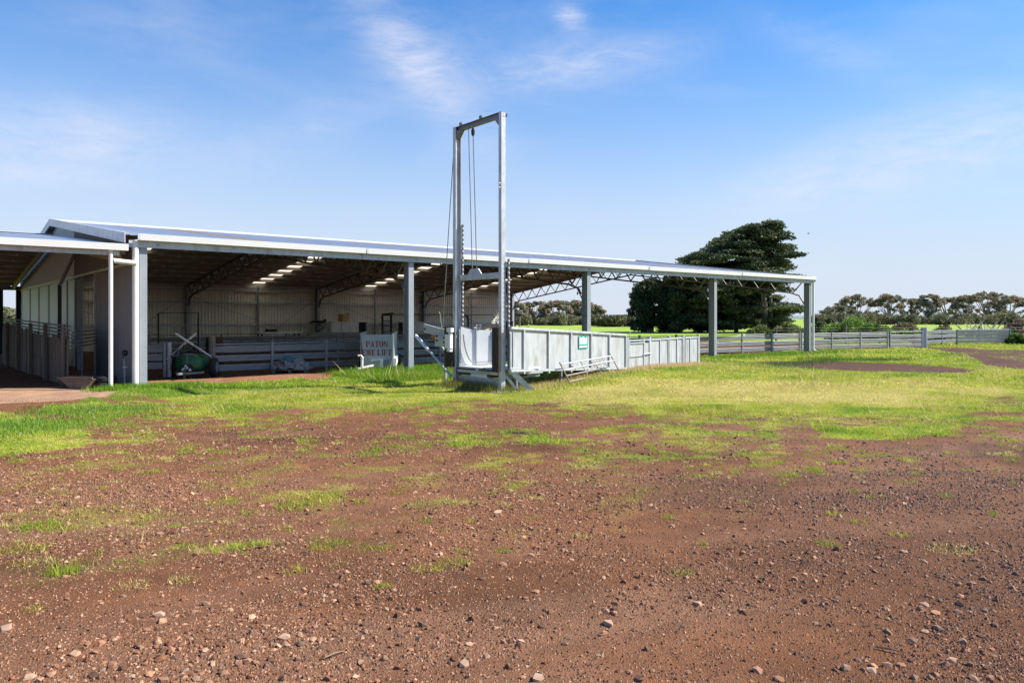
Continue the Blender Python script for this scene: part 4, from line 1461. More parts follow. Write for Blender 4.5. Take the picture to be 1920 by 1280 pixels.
ADV = {'P': .98, 'A': 1.02, 'T': 1.04, 'O': 1.04, 'N': 1.02, 'E': .96, 'W': 1.36, 'L': .94, 'I': .62, 'F': .92, ' ': .4}


def stencil(txt, x0, z0, wid, h, parent):
    tot = sum(ADV[c] for c in txt)
    s = wid / tot
    x = x0
    for ch in txt:
        if ch == ' ':
            x += ADV[ch] * s
            continue
        b = MB()
        for q in GL[ch]:
            if q == 'tA':
                polys = [[(0.02, 0), (.14, 0), (.46, .92), (.40, 1)], [(.52, 0), (.86, 0), (.56, 1), (.42, 1)]]
            elif q == 'tN':
                polys = [[(0.02, 1), (.26, 1), (.86, 0), (.62, 0)]]
            elif q == 'tW':
                polys = [[(0.02, 1), (.28, 1), (.48, 0), (.36, 0)], [(.36, 0), (.48, 0), (.70, .95), (.58, .95)], [(.50, 1), (.76, 1), (.96, 0), (.84, 0)], [(.84, 0), (.96, 0), (1.18, 1), (1.08, 1)]]
            else:
                a, c, d, e = q
                polys = [[(a, d), (c, d), (c, e), (a, e)]]
            for p in polys:
                b.prism([(x + u * s, -0.004, z0 + v * h) for u, v in p], (0, 0.0025, 0))
        b.build('letter', 'red', parent)
        x += ADV[ch] * s


stencil('PATON', -0.36, 0.81, 0.74, 0.20, front)
stencil('EWE LIFT', -0.49, 0.52, 1.00, 0.20, front)
# drawbar, jockey stand, hitch
MB().beam((-0.1, -0.02, 0.2), (-0.55, -0.75, 0.12), 0.06, 0.06).build('drawbar', 'white', t)
MB().tube([(-0.43, -0.55, 0.1), (-0.43, -0.55, 0.42), (-0.43, -0.55, 0.48)], [0.045, 0.045, 0.06], 10).build('jockey_stand', 'white', t)
MB().tube([(-0.40, -0.55, 0.46), (-0.46, -0.58, 0.55), (-0.56, -0.58, 0.54)], 0.035, 8).build('crank', 'white', t)
MB().tube([(-0.5, -0.68, 0.1), (-0.72, -0.85, 0.05), (-0.76, -0.86, 0.18)], 0.025, 8).build('hitch', 'white', t)
MB().prism([(-0.2, -0.08, 0.38), (0.2, -0.08, 0.41), (0.2, -0.08, 0.08), (0.1, -0.08, 0.08), (0.1, -0.08, 0.36), (-0.2, -0.08, 0.33)], (0, 0.05, 0)).build('mud_guard', 'white', t)
MB().box(0.24, 0.42, -0.06, -0.005, 0.1, 0.38).build('tool_box', 'galv_dark', t)

# ------------------------------------------------------------------ things along the back wall
t = thing('wall_cabinet', 'white doored cabinet against the back wall under the cardboard box', 'cabinet', W(15.9, 22.6), ANG)
MB().box(0, 2.5, 0, 0.5, 1.53, 1.58).build('top', 'galv', t)
for k in range(3):
    MB().box(0.05 + k * 0.62, 0.62 + k * 0.62, 0.0, 0.02, 0.72, 1.52).build('door', 'white', t)
MB().box(1.95, 2.4, 0.3, 0.34, 0.72, 1.52).build('back_board', 'black', t)
MB().box(2.42, 2.5, 0, 0.5, 0.0, 1.53).build('side', 'galv', t)
MB().box(-0.05, 0.02, 0, 0.5, 0.0, 1.53).build('side', 'galv', t)
MB().box(0, 2.45, 0, 0.5, 0.66, 0.70).build('shelf', 'wood', t)
t = thing('carton', 'brown cardboard carton on top of the white cabinet', 'carton', W(16.8, 22.8, 1.582), ANG + 0.3)
MB().box(-0.26, 0.26, -0.2, 0.2, 0, 0.46).build('box', 'card', t)
MB().prism([(0.0, -0.2, 0.46), (0.26, -0.2, 0.46), (0.2, -0.32, 0.54), (0.0, -0.3, 0.52)], (0, 0.006, 0.004)).build('flap', 'card', t)
t = thing('wall_cabinet', 'white doored cabinet against the back wall right of the black ladder frame', 'cabinet', W(20.9, 22.6), ANG)
MB().box(0, 2.2, 0, 0.5, 1.53, 1.57).build('top', 'galv', t)
for k in range(2):
    MB().box(0.12 + k * 1.02, 1.1 + k * 1.02, 0.0, 0.02, 0.75, 1.5).build('door', 'white', t)
MB().box(0, 0.08, 0, 0.5, 0, 1.5).build('side', 'black', t)
MB().box(2.14, 2.2, 0, 0.5, 0, 1.5).build('side', 'galv', t)
MB().box(0.1, 2.1, 0, 0.5, 0.68, 0.72).build('shelf', 'wood', t)
t = thing('ladder_frame', 'black steel ladder frame standing by the back wall', 'frame', W(18.9, 21.6), ANG)
for x in (0, 0.62):
    MB().beam((x, 0, 0), (x, 0, 2.0), 0.1, 0.1).build('stile', 'black', t)
for z in (0.5, 0.95, 1.3, 1.6, 1.98):
    MB().beam((0, 0, z), (0.62, 0, z), 0.06, 0.06).build('rung', 'black', t)
MB().beam((0.0, 0, 2.03), (0.72, -0.1, 2.1), 0.12, 0.1).build('head', 'black', t)
t = thing('shearing_trough', 'long pale steel trough on dark legs in the back of the shed', 'trough', W(12.2, 17.4), ANG)
MB().prism([(0, 0, 1.0), (0, 0.5, 1.0), (0, 0.4, 0.72), (0, 0.1, 0.72)], (3.4, 0, 0)).build('bin', 'galv', t)
for x in (0.3, 3.0):
    MB().box(x, x + 0.1, 0.1, 0.4, 0, 0.72).build('leg', 'black', t)
t = thing('work_bench', 'pale topped work bench beside the long trough', 'bench', W(9.6, 17.6), ANG)
MB().box(0, 2.2, 0, 0.7, 0.98, 1.06).build('top', 'pale', t)
for x in (0.05, 2.05):
    for y in (0.05, 0.6):
        MB().box(x, x + 0.08, y, y + 0.08, 0, 0.98).build('leg', 'black', t)
MB().box(0.4, 0.9, 0.1, 0.5, 1.06, 1.22).build('tool_crate', 'black', t)
t = thing('saddle_rack', 'dark bracket rack hanging on the second back column', 'rack', W(15.6, 24.3, 1.45), ANG)
MB().tube([(-0.3, 0, 0.05), (-0.35, -0.3, 0.12), (0.55, -0.3, 0.12), (0.7, 0, 0.25), (0.3, 0, 0.0)], 0.07, 7).build('bracket', 'black', t)
MB().tube([(0.0, -0.25, 0.0), (0.5, -0.2, -0.25), (0.05, 0, -0.55)], 0.035, 6).build('arm', 'black', t)
t = thing('overhead_pipe', 'long thin dark pipe rail fixed high along the back wall', 'pipe', W(20.5, 24.4, 2.05), ANG)
MB().tube([(0, 0, 0), (9.3, 0, 0)], 0.045, 6).build('rail', 'galv_dark', t)
MB().tube([(6.6, 0, 0), (7.0, 0, -0.15), (7.05, 0, -0.9)], 0.07, 6).build('drop_pipe', 'black', t)
for x in (0.5, 4.5, 8.5):
    MB().box(x - 0.03, x + 0.03, 0, 0.5, -0.03, 0.03).build('bracket', 'galv_dark', t)

# ------------------------------------------------------------------ annex contents: boarded ramp, trough, tyre, tap
t = thing('boarded_ramp', 'dark boarded sheep ramp wall inside the left annex', 'ramp', A0, ANG)
bm_ = []
for k in range(6):
    h = 1.25 + 0.07 * k
    me = MB().box(-0.012, 0.012, 0, 0.135 + 0.006 * (k % 3), 0, h).mesh('board')
    me.materials.append(M['board'])
    bm_.append(me)
for k in range(84):
    y = 1.6 + k * 0.149
    lvl = min(5, int((y - 1.6) / 12.6 * 4) + random.choice((0, 0, 1)))
    o = link('board', bm_[lvl], t, (-1.45 - 0.03 * (y - 1.6) + random.uniform(-0.012, 0.012), y, random.uniform(-0.04, 0.0)))
    o.rotation_euler = (random.uniform(-0.006, 0.006), 0, random.uniform(-0.04, 0.04))
for z in (1.36, 1.46, 1.56, 1.66):
    MB().tube([(-1.40, 1.6, z - 0.1), (-1.78, 14.2, z + 0.12)], 0.025, 6).build('rail', 'galv_dark', t)
for y in (1.8, 4.4, 7.0, 9.6, 12.2):
    MB().bbox(-1.58 - 0.03 * (y - 1.6), -1.48 - 0.03 * (y - 1.6), y, y + 0.1, -0.1, 1.62, 0.01).build('post', 'board', t)
for z in (1.0, 1.1, 1.2, 1.3, 1.4):
    MB().tube([(-1.40, 1.62, z), (-0.25, 4.6, z + 0.02)], 0.02, 6).build('rail', 'galv', t)
MB().box(-0.98, -0.95, 2.7, 2.76, -0.1, 1.45).build('post', 'galv_dark', t)
tx, ty = G(150, 727)
t = thing('water_trough', 'old tapered concrete trough on the earth inside the left annex', 'trough', (tx, ty, 0), R(-8))
pr = [(-0.48, 0.27), (0.48, 0.24), (0.30, 0.0), (-0.18, 0.0)]
MB().prism([(a, -0.16, z) for a, z in pr], (0, 0.42, 0)).build('shell', 'oldtrough', t)
MB().box(-0.5, 0.48, -0.19, -0.16, 0.24, 0.29).build('rim', 'oldtrough', t)
MB().box(-0.5, 0.48, 0.26, 0.29, 0.24, 0.29).build('rim', 'oldtrough', t)


def tyre(parent, loc, rr=0.3, w=0.2):
    prof = [(rr * 0.62, -w * 0.42), (rr * 0.9, -w * 0.5), (rr, -w * 0.3), (rr, w * 0.3), (rr * 0.9, w * 0.5), (rr * 0.62, w * 0.42), (rr * 0.58, 0.0)]
    n = 24
    vs_, fs_ = [], []
    for r_, o_ in prof:
        for j in range(n):
            a = 2 * math.pi * j / n
            vs_.append((loc[0] + r_ * math.cos(a), loc[1] + r_ * math.sin(a), loc[2] + o_))
    k = len(prof)
    for i in range(k):
        for j in range(n):
            a, c = i * n + j, i * n + (j + 1) % n
            i2 = (i + 1) % k
            fs_.append((a, c, i2 * n + (j + 1) % n, i2 * n + j))
    return MB().add(vs_, fs_).build('tyre', 'tyre', parent, smooth=True)


tx, ty = G(190, 727)
for k in range(2):
    o = tyre(None, (0, 0, 0), 0.27 - 0.01 * k, 0.14)
    o.location = (tx + 0.03 * k, ty + 0.15, 0.075 + 0.145 * k)
    tag(o, ('lower of two black tyres stacked flat by the annex downpipe', 'upper of two black tyres stacked flat by the annex downpipe')[k], 'tyre', 'stacked tyres')
tx, ty = W(-0.36, 0.35)[:2]
t = thing('standpipe_tap', 'dark standpipe tap beside the corner column', 'tap', (tx, ty, 0), ANG)
MB().tube([(0, 0, -0.1), (0, 0, 0.82)], 0.035, 8).build('pipe', 'galv_dark', t)
MB().lathe([(0.03, 0), (0.07, 0.04), (0.075, 0.12), (0.03, 0.16)], (0, 0, 0.8), n=10).build('valve', 'black', t)
MB().tube([(0, 0, 0.84), (-0.06, -0.1, 0.82), (-0.06, -0.12, 0.74)], 0.02, 6).build('spout', 'black', t)
MB().box(-0.05, 0.05, -0.04, 0.04, 0.50, 0.53).build('clip', 'galv', t)

# ------------------------------------------------------------------ quad bike and loader mast beyond the shed
q = thing('quad_bike', 'dark quad bike parked on the grass beyond the shed', 'quad bike', (1.15, 62, 0), R(20))
for x in (-0.45, 0.45):
    for y in (-0.55, 0.55):
        w = MB().lathe([(0.12, -0.11), (0.26, -0.1), (0.29, 0), (0.26, 0.1), (0.12, 0.11)], (x, y, 0.29), 'x', 14).build('wheel', 'tyre', q)
MB().bbox(-0.2, 0.2, -0.6, 0.6, 0.3, 0.6, 0.08).build('body', 'black', q)
MB().bbox(-0.18, 0.18, -0.35, 0.3, 0.6, 0.78, 0.08).build('seat', 'rubber', q)
MB().bbox(-0.42, 0.42, 0.35, 0.8, 0.62, 0.74, 0.1).build('front_rack', 'black', q)
MB().bbox(-0.42, 0.42, -0.85, -0.4, 0.62, 0.74, 0.1).build('rear_rack', 'black', q)
MB().tube([(-0.36, 0.22, 1.08), (0.0, 0.32, 1.04), (0.36, 0.22, 1.08)], 0.03, 6).build('handlebar', 'black', q)
MB().tube([(0, 0.4, 0.6), (0, 0.3, 1.05)], 0.04, 6).build('steering_column', 'black', q)
q = thing('timber_gateway', 'pair of pale timber posts with a crosshead beyond the shed', 'gateway', (0.42, 60, 0), 0)
for x in (0.0, 0.36):
    MB().tube([(x - 0.18, 0, -0.2), (x - 0.18, 0, 2.0)], 0.06, 8).build('post', 'wood', q)
MB().box(-0.32, 0.32, -0.1, 0.1, 2.0, 2.1).build('crosshead', 'black', q)
q = thing('feed_bin', 'square black feed bin beyond the shed near the lift leg', 'bin', (-0.22, 58, 0), R(15))
MB().bbox(-0.25, 0.25, -0.25, 0.25, 0.2, 1.5, 0.03).build('tub', 'black', q)
MB().bbox(-0.28, 0.28, -0.28, 0.28, 1.5, 1.56, 0.03).build('lid', 'black', q)
for x in (-0.2, 0.2):
    for y in (-0.2, 0.2):
        MB().box(x - 0.03, x + 0.03, y - 0.03, y + 0.03, -0.1, 0.2).build('leg', 'black', q)

# ------------------------------------------------------------------ power pole
q = thing('power_pole', 'slender timber power pole with cross arm left of the dark cypress', 'power pole', (G(1189, 614)[0], G(1189, 614)[1] - 15, 0))
k_ = q.location.y / FPX
MB().tube([(0, 0, -0.5), (0, 0, (HORIZON - 553) * k_ + CAMH)], 0.17, 8, 0.12).build('pole', 'bark', q)
zt_ = (HORIZON - 557) * k_ + CAMH
MB().box(-1.1, 1.1, -0.06, 0.06, zt_ - 0.06, zt_ + 0.06).build('cross_arm', 'bark', q)
for x in (-1.0, -0.5, 0.5, 1.0):
    MB().lathe([(0.05, 0), (0.07, 0.06), (0.05, 0.2), (0.02, 0.24)], (x, 0, zt_ + 0.06), n=8).build('insulator', 'galv_dark', q)

# ------------------------------------------------------------------ paddock fence of timber posts and wire beyond the yards
q = thing('wire_fence', 'old paddock fence of grey timber posts and wires behind the yards', 'fence', (18.0, 52.0, 0), math.atan2(4.0, 24.0))
for k in range(11):
    h = 1.25 + random.uniform(-0.12, 0.15)
    MB().tube([(k * 2.6, 0, -0.2), (k * 2.6 + random.uniform(-0.05, 0.05), 0, h)], 0.075, 7, 0.06).build('post', 'wood', q)
for z in (0.35, 0.65, 0.95, 1.12):
    MB().tube([(0, 0.07, z), (26, 0.07, z)], 0.006, 4).build('wire', 'cable', q)


# ------------------------------------------------------------------ trees and shrubs
def foliage(clumps, n, leaf, cols, rng, shell=0.55, flat=0.0, hang=0.0, aspect=0.6):
    """leaf triangles spread through flattened clumps; cols = list of base colours, mixed per clump and per leaf"""
    cl = np.array(clumps, dtype=np.float64)
    vol = cl[:, 3] * cl[:, 4] + cl[:, 3] * cl[:, 5]
    pick = rng.choice(len(cl), n, p=vol / vol.sum())
    d = rng.normal(size=(n, 3))
    d /= np.linalg.norm(d, axis=1)[:, None]
    r = shell + (1 - shell) * rng.random(n) ** 0.7
    r *= np.where(rng.random(n) < 0.12, 1.18, 1.0)
    c = cl[pick]
    p = c[:, :3] + d * r[:, None] * c[:, 3:6]
    a = rng.normal(size=(n, 3))
    a[:, 2] *= (1 - flat)
    a[:, 2] -= hang
    a /= np.linalg.norm(a, axis=1)[:, None]
    b_ = np.cross(a, rng.normal(size=(n, 3)))
    b_ /= np.linalg.norm(b_, axis=1)[:, None]
    s = leaf * (0.6 + 0.8 * rng.random(n))[:, None]
    v = np.empty((n, 3, 3))
    v[:, 0] = p - a * s * 0.5 - b_ * s * 0.5 * aspect
    v[:, 1] = p + a * s * 0.6
    v[:, 2] = p - a * s * 0.3 + b_ * s * 0.6 * aspect
    cols = np.array(cols)
    w = rng.random(len(cl))
    wc = np.clip(w[pick] + rng.normal(size=n) * 0.18, 0, 0.999) * (len(cols) - 1)
    i0 = wc.astype(int)
    fr = (wc - i0)[:, None]
    cc = cols[i0] * (1 - fr) + cols[np.minimum(i0 + 1, len(cols) - 1)] * fr
    cc = cc * (0.75 + 0.5 * rng.random((n, 1)))
    return v.reshape(-1, 3), np.repeat(cc, 3, axis=0)


def foliage_obj(name, parent, clumps, n, leaf, cols, seed, m='leaf', **k):
    rng = np.random.default_rng(seed)
    v, c = foliage(clumps, n, leaf, cols, rng, **k)
    me = raw_mesh(name, v, np.arange(len(v)).reshape(-1, 3), 3, c, M[m])
    return link(name, me, parent)


def at_px(px, Z):
    return (px - 960) / FPX * Z


def z_px(py, Z):
    return CAMH + (HORIZON - py) / FPX * Z


def interp(y, tab):
    ys = [a for a, _ in tab]
    xs_ = [b_ for _, b_ in tab]
    return float(np.interp(y, ys, xs_))


CYP = [(0.036, 0.056, 0.028), (0.058, 0.084, 0.038), (0.088, 0.112, 0.048), (0.135, 0.15, 0.065)]
rg = np.random.default_rng(21)
ZC = 97.0
X0 = at_px(1432, ZC)
cyp = thing('cypress_tree', 'tall dark spreading cypress behind the right end of the shed', 'tree', (X0, ZC, 0))
leftT = [(421, 1424), (430, 1395), (440, 1366), (460, 1348), (470, 1322), (480, 1300), (490, 1285), (497, 1272), (520, 1270), (560, 1290), (615, 1300)]
rightT = [(421, 1466), (430, 1478), (445, 1487), (460, 1494), (500, 1497), (525, 1488), (545, 1480), (565, 1498), (590, 1508), (612, 1495)]
clumps = []
for k in range(430):
    py = rg.uniform(423, 614)
    l, r_ = interp(py, leftT) - 12, interp(py, rightT) - 20
    px = rg.uniform(l, r_)
    dep = rg.uniform(-1, 1) * 6.5 * (1 - abs(py - 520) / 220)
    if 1415 < px < 1456 and 540 < py < 600 and dep < 1.0 and rg.random() < 0.8:
        continue
    w = rg.uniform(0.9, 2.1) * (0.7 if py < 450 else 1)
    wpx = w * FPX / ZC
    px = min(max(px, l + wpx * 0.8), r_ - wpx * 0.8) if r_ - l > 2 * wpx else (l + r_) / 2
    clumps.append((at_px(px, ZC) - X0, dep, z_px(py, ZC), w, w * 0.9, rg.uniform(0.28, 0.55)))
foliage_obj('crown', cyp, clumps, 120000, 0.30, CYP, 1, shell=0.35, flat=0.55)
tr_ = MB()
tr_.tube([(0, 0, -0.3), (0.1, 0, 3), (-0.2, 0, 7), (0.1, 0, 11), (0, 0, 13.4)], [0.55, 0.42, 0.3, 0.18, 0.05], 10)
tr_.build('trunk', 'bark', cyp)
for k in range(16):
    a = rg.uniform(0, 6.28)
    z0 = rg.uniform(1.2, 9.5)
    ln = rg.uniform(2.5, 6.0) * (1 - z0 / 16)
    e = Vector((math.cos(a) * ln, math.sin(a) * ln, z0 + ln * rg.uniform(0.3, 0.8)))
    MB().tube([(0, 0, z0), Vector((0, 0, z0)).lerp(e, 0.5) + Vector((0, 0, -0.2)), e], [0.16, 0.1, 0.03], 6).build('limb', 'bark', cyp)
MB().tube([(0.9, 0.2, -0.3), (0.95, 0.1, 3.5), (0.7, 0, 7)], [0.3, 0.24, 0.12], 8).build('trunk', 'bark', cyp)

hedge_cols = [(0.034, 0.054, 0.028), (0.054, 0.078, 0.036), (0.082, 0.104, 0.045)]
for k, (px, wpx, top, dz, lab) in enumerate([(1222, 72, 526, 0, 'dense dark cypress farthest left in the clump beside the power pole'),
                                             (1272, 70, 512, -2, 'dense dark cypress second from left in the clump behind the shed'),
                                             (1328, 78, 500, 1, 'dense dark cypress third from left in the clump behind the shed'),
                                             (1380, 76, 505, 1, 'dense dark cypress directly left of the tall spreading one')]):
    Z = 98 + dz
    x = at_px(px, Z)
    h = z_px(top, Z)
    t = thing('cypress_tree', lab, 'tree', (x, Z, 0), group='clumped dark cypresses')
    w = wpx / FPX * Z / 2
    cls_ = []
    for j in range(90):
        u = rg.uniform(0.02, 1) ** 0.8
        rr = w * (0.78 + 0.25 * math.sin(u * 3.1)) * math.sqrt(max(0.08, 1 - max(0, u - 0.6) ** 2 / 0.17))
        a = rg.uniform(0, 6.28)
        q_ = math.sqrt(rg.random())
        cls_.append((math.cos(a) * rr * q_, math.sin(a) * rr * q_ * 1.1, u * (h - 0.5) + 0.2, rg.uniform(0.6, 1.2), rg.uniform(0.6, 1.2), rg.uniform(0.4, 0.8)))
    foliage_obj('crown', t, cls_, 34000, 0.30, hedge_cols, 30 + k, shell=0.4, flat=0.2)
    MB().tube([(0, 0, -0.3), (0, 0, h * 0.8)], 0.3, 8, 0.08).build('trunk', 'bark', t)

GUM = [(0.15, 0.165, 0.11), (0.22, 0.22, 0.135), (0.29, 0.25, 0.15), (0.36, 0.24, 0.15)]  # leaf tones raised in place of haze over the distance


def gum(px, top, wpx, Z, label, seed, pale=False, base=606, group='distant gum trees'):
    rgg = np.random.default_rng(seed)
    x = at_px(px, Z)
    t = thing('gum_tree', label, 'tree', (x, Z, 0), group=group)
    h = z_px(top, Z)
    w = wpx / FPX * Z / 2
    cls_ = []
    n = int(16 + w * 4.0)
    tips = []
    for k in range(n):
        u = rgg.uniform(-1, 1)
        dome = math.sqrt(max(0, 1 - (u * 0.92) ** 2))
        z = h * (0.56 + 0.38 * dome) - rgg.uniform(0, 1) ** 1.6 * 0.2 * h
        p = (u * w * 0.92, rgg.uniform(-0.7, 0.7) * w * 0.8, z)
        r0 = rgg.uniform(0.5, 1.35) * (0.55 + w / 16)
        cls_.append((*p, r0 * 1.1, r0 * 1.1, r0 * 0.7))
        tips.append(p)
    for k in range(n // 3):
        u = rgg.uniform(-1, 1)
        cls_.append((u * w * 0.8, rgg.uniform(-0.6, 0.6) * w, h * rgg.uniform(0.34, 0.68), rgg.uniform(0.5, 1.2), 0.9, rgg.uniform(0.4, 0.9)))
    foliage_obj('crown', t, cls_, int(1100 + 520 * w), 0.5, GUM, seed + 500, shell=0.25, flat=0.2, hang=0.3)
    bn = 'gum' if pale or seed % 2 else 'bark'
    b = MB()
    b.tube([(0, 0, -0.3), (0.15, 0, h * 0.22), (0, 0, h * 0.4)], [0.42, 0.34, 0.24], 7)
    b.build('trunk', bn, t)
    for p in tips[::3]:
        e = Vector(p)
        s = Vector((0.1 * np.sign(p[0]), 0, h * rgg.uniform(0.15, 0.36)))
        MB().tube([s, s.lerp(e, 0.5) + Vector((0, 0, -0.05 * h)), e], [0.2, 0.13, 0.05], 5).build('limb', bn, t)
    return t


RW = 'gum trees beyond the right hand paddock'
for a in [(1575, 574, 60, 'low spreading gum tree at the left end of the right hand row'),
          (1606, 552, 78, 'broad domed gum tree above the bright green shrub'),
          (1667, 551, 58, 'gum tree with bare white forked trunks right of the bright green shrub'),
          (1712, 559, 62, 'flat topped gum tree just right of the white forked trunks'),
          (1743, 549, 34, 'narrow upright gum tree standing over the square gate post'),
          (1776, 557, 58, 'gum tree right of the narrow upright one in the distant row'),
          (1813, 550, 46, 'round headed gum tree above the dead branches'),
          (1850, 545, 74, 'tallest widest gum tree in the right hand row'),
          (1893, 554, 70, 'gum tree directly right of the tallest one in the row'),
          (1940, 556, 60, 'gum tree cut by the right edge of the picture')]:
    gum(a[0], a[1], a[2], 235 + (a[0] % 7) * 4, a[3], a[0], pale=(a[0] == 1667), group=RW)
LW = 'gum trees seen under the shed roof'
for a in [(962, 566, 56, 'gum tree seen right beside the lift leg under the roof'),
          (1003, 565, 60, 'gum tree seen under the roof above the quad bike'),
          (1040, 564, 64, 'reddish gum tree in the middle of the view under the roof'),
          (1074, 563, 70, 'broad topped gum tree seen left of the middle shed column'),
          (1104, 568, 50, 'gum tree half hidden by the middle shed column'),
          (1124, 577, 22, 'small gum tree showing just right of the middle shed column')]:
    gum(a[0], a[1], a[2], 205 + (a[0] % 5) * 4, a[3], a[0], group=LW)
gum(14, 577, 70, 190, 'pale gum tree seen through the left annex between dark posts', 77)


def scrub(name, label, x0px, x1px, y0, y1, Z, n, cols, seed, depth=18):
    rgg = np.random.default_rng(seed)
    xa, xb = at_px(x0px, Z), at_px(x1px, Z)
    cls_ = []
    for k in range(int((xb - xa) / 0.55)):
        x = rgg.uniform(xa, xb)
        h = z_px(rgg.uniform(y0, y1), Z)
        cls_.append((x, Z + rgg.uniform(-depth, depth), h * 0.45, rgg.uniform(0.9, 3.4), 1.8, h * 0.55))
    o = foliage_obj(name, None, cls_, n, 0.6, cols, seed, shell=0.3)
    return tag(o, label, 'scrub', kind='stuff')


SCR = [(0.09, 0.10, 0.06), (0.15, 0.145, 0.08), (0.22, 0.185, 0.105), (0.18, 0.20, 0.10)]
scrub('scrub_belt', 'olive scrub belt below the right hand gum trees', 1535, 2020, 584, 598, 228, 44000, SCR, 91)
scrub('scrub_belt', 'dark scrub belt below the gum trees seen under the roof', 900, 1128, 585, 597, 205, 22000, SCR, 92)
scrub('scrub_belt', 'pale olive scrub between the middle column and power pole', 1118, 1215, 590, 595, 170, 9000, [(0.07, 0.075, 0.035), (0.13, 0.125, 0.06)], 93, 10)
scrub('scrub_belt', 'pale scrub seen through the left annex', -60, 60, 580, 594, 150, 6000, [(0.10, 0.12, 0.05), (0.16, 0.15, 0.09)], 94, 8)
scrub('tree_line', 'thin far tree line on the horizon', -2600, 4600, 592, 595.5, 900, 30000, [(0.05, 0.06, 0.045), (0.07, 0.08, 0.06)], 95, 60)


def shrub(label, px, Z, wpx, top, cols, n, seed, name='shrub', leaf=0.13, lobes=26, dens=0.3, group=None):
    rgg = np.random.default_rng(seed)
    x = at_px(px, Z)
    t = thing(name, label, 'shrub', (x, Z, 0), group=group)
    h = z_px(top, Z)
    w = wpx / FPX * Z / 2
    cls_ = []
    for k in range(lobes):
        a, q_ = rgg.uniform(0, 6.28), math.sqrt(rgg.random())
        r0 = rgg.uniform(0.16, 0.34) * min(w, h)
        zmax = h * math.sqrt(max(0.1, 1 - (q_ * 0.95) ** 2)) - r0
        cls_.append((math.cos(a) * q_ * w * 0.9, math.sin(a) * q_ * w * 0.75, max(r0 * 0.8, zmax * rgg.uniform(0.45, 1.0)), r0 * 1.2, r0 * 1.2, r0))
    foliage_obj('foliage', t, cls_, n, leaf, cols, seed, shell=dens)
    for k in range(5):
        a = rgg.uniform(0, 6.28)
        MB().tube([(0, 0, -0.1), (math.cos(a) * w * 0.3, math.sin(a) * w * 0.3, h * 0.4), (math.cos(a) * w * 0.6, math.sin(a) * w * 0.6, h * 0.75)], [0.05, 0.035, 0.012], 5).build('stem', 'bark', t)
    return t


BRI = [(0.05, 0.09, 0.02), (0.10, 0.19, 0.028), (0.15, 0.27, 0.036), (0.20, 0.30, 0.05)]
OLI = [(0.08, 0.11, 0.03), (0.14, 0.18, 0.045), (0.20, 0.21, 0.07)]
BRN = [(0.10, 0.085, 0.05), (0.17, 0.14, 0.08), (0.15, 0.16, 0.07)]
shrub('bright green rounded shrub behind the fence right of the last column', 1594, 63, 104, 584, BRI, 22000, 201, lobes=44)
shrub('smaller green shrub on the right flank of the bright rounded one', 1642, 61, 66, 598, BRI, 11000, 202, lobes=34)
shrub('olive shrub immediately left of the last shed column', 1478, 68, 62, 602, OLI, 8000, 203)
shrub('olive shrub below the tall cypress trunks', 1428, 70, 56, 606, OLI, 7000, 204)
shrub('yellow green shrub seen just right of the last shed column', 1540, 70, 40, 601, OLI, 6000, 205)
shrub('brown twiggy shrub behind the steel gate', 1690, 72, 70, 600, BRN, 6000, 206, leaf=0.16)
shrub('low weedy green shrub above the steel gate', 1708, 57, 56, 613, BRI, 5000, 207)
shrub('low weedy shrub above the shaded strip fence', 1762, 58, 50, 611, OLI, 5000, 208)
shrub('brown shrub among weeds left of the dead branches', 1770, 75, 36, 603, BRN, 4000, 209, leaf=0.16)
shrub('dark green pointed shrub at the end of the dark strip gate', 1886, 54.5, 26, 611, BRI[:2], 4000, 210)
shrub('leafy green shrub hiding the fence at the right edge', 1915, 52.0, 46, 616, BRI[:3], 7000, 211)
shrub('reddish brown twiggy shrub at the right edge', 1905, 76, 50, 597, [(0.12, 0.08, 0.06), (0.18, 0.13, 0.10)], 5000, 212, leaf=0.15, dens=0.1)

# dead branches
t = thing('dead_branches', 'tangle of bare pale dead branches behind the dark strip gate', 'branches', (at_px(1838, 66), 66, 0))
rgd = np.random.default_rng(300)
for k in range(46):
    a = rgd.uniform(0, 6.28)
    x0 = rgd.uniform(-1.4, 1.4)
    ln = rgd.uniform(0.8, 2.0)
    p0 = Vector((x0, rgd.uniform(-0.5, 0.5), rgd.uniform(0, 0.5)))
    p2 = p0 + Vector((math.cos(a) * ln * 0.6, math.sin(a) * 0.3, ln * rgd.uniform(0.35, 0.9)))
    p1 = p0.lerp(p2, 0.5) + Vector((rgd.normal() * 0.12, 0, 0.08))
    MB().tube([p0, p1, p2], [0.07, 0.05, 0.02], 5).build('branch', 'gum', t)

# bird
t = thing('bird', 'tiny dark bird in flight right of the tall cypress', 'bird', (at_px(1516, 80), 80, z_px(438, 80)))
MB().tube([(-0.14, 0, 0), (0, 0, 0.01), (0.12, 0, 0)], [0.02, 0.05, 0.02], 6).build('body', 'black', t)
MB().add([(0.04, 0, 0.02), (-0.04, 0, 0.02), (-0.1, -0.3, 0.06), (0.0, -0.28, 0.07)], [(0, 1, 2, 3)]).build('wing', 'black', t)
MB().add([(0.04, 0, 0.02), (-0.04, 0, 0.02), (-0.1, 0.3, 0.06), (0.0, 0.28, 0.07)], [(0, 1, 2, 3)]).build('wing', 'black', t)

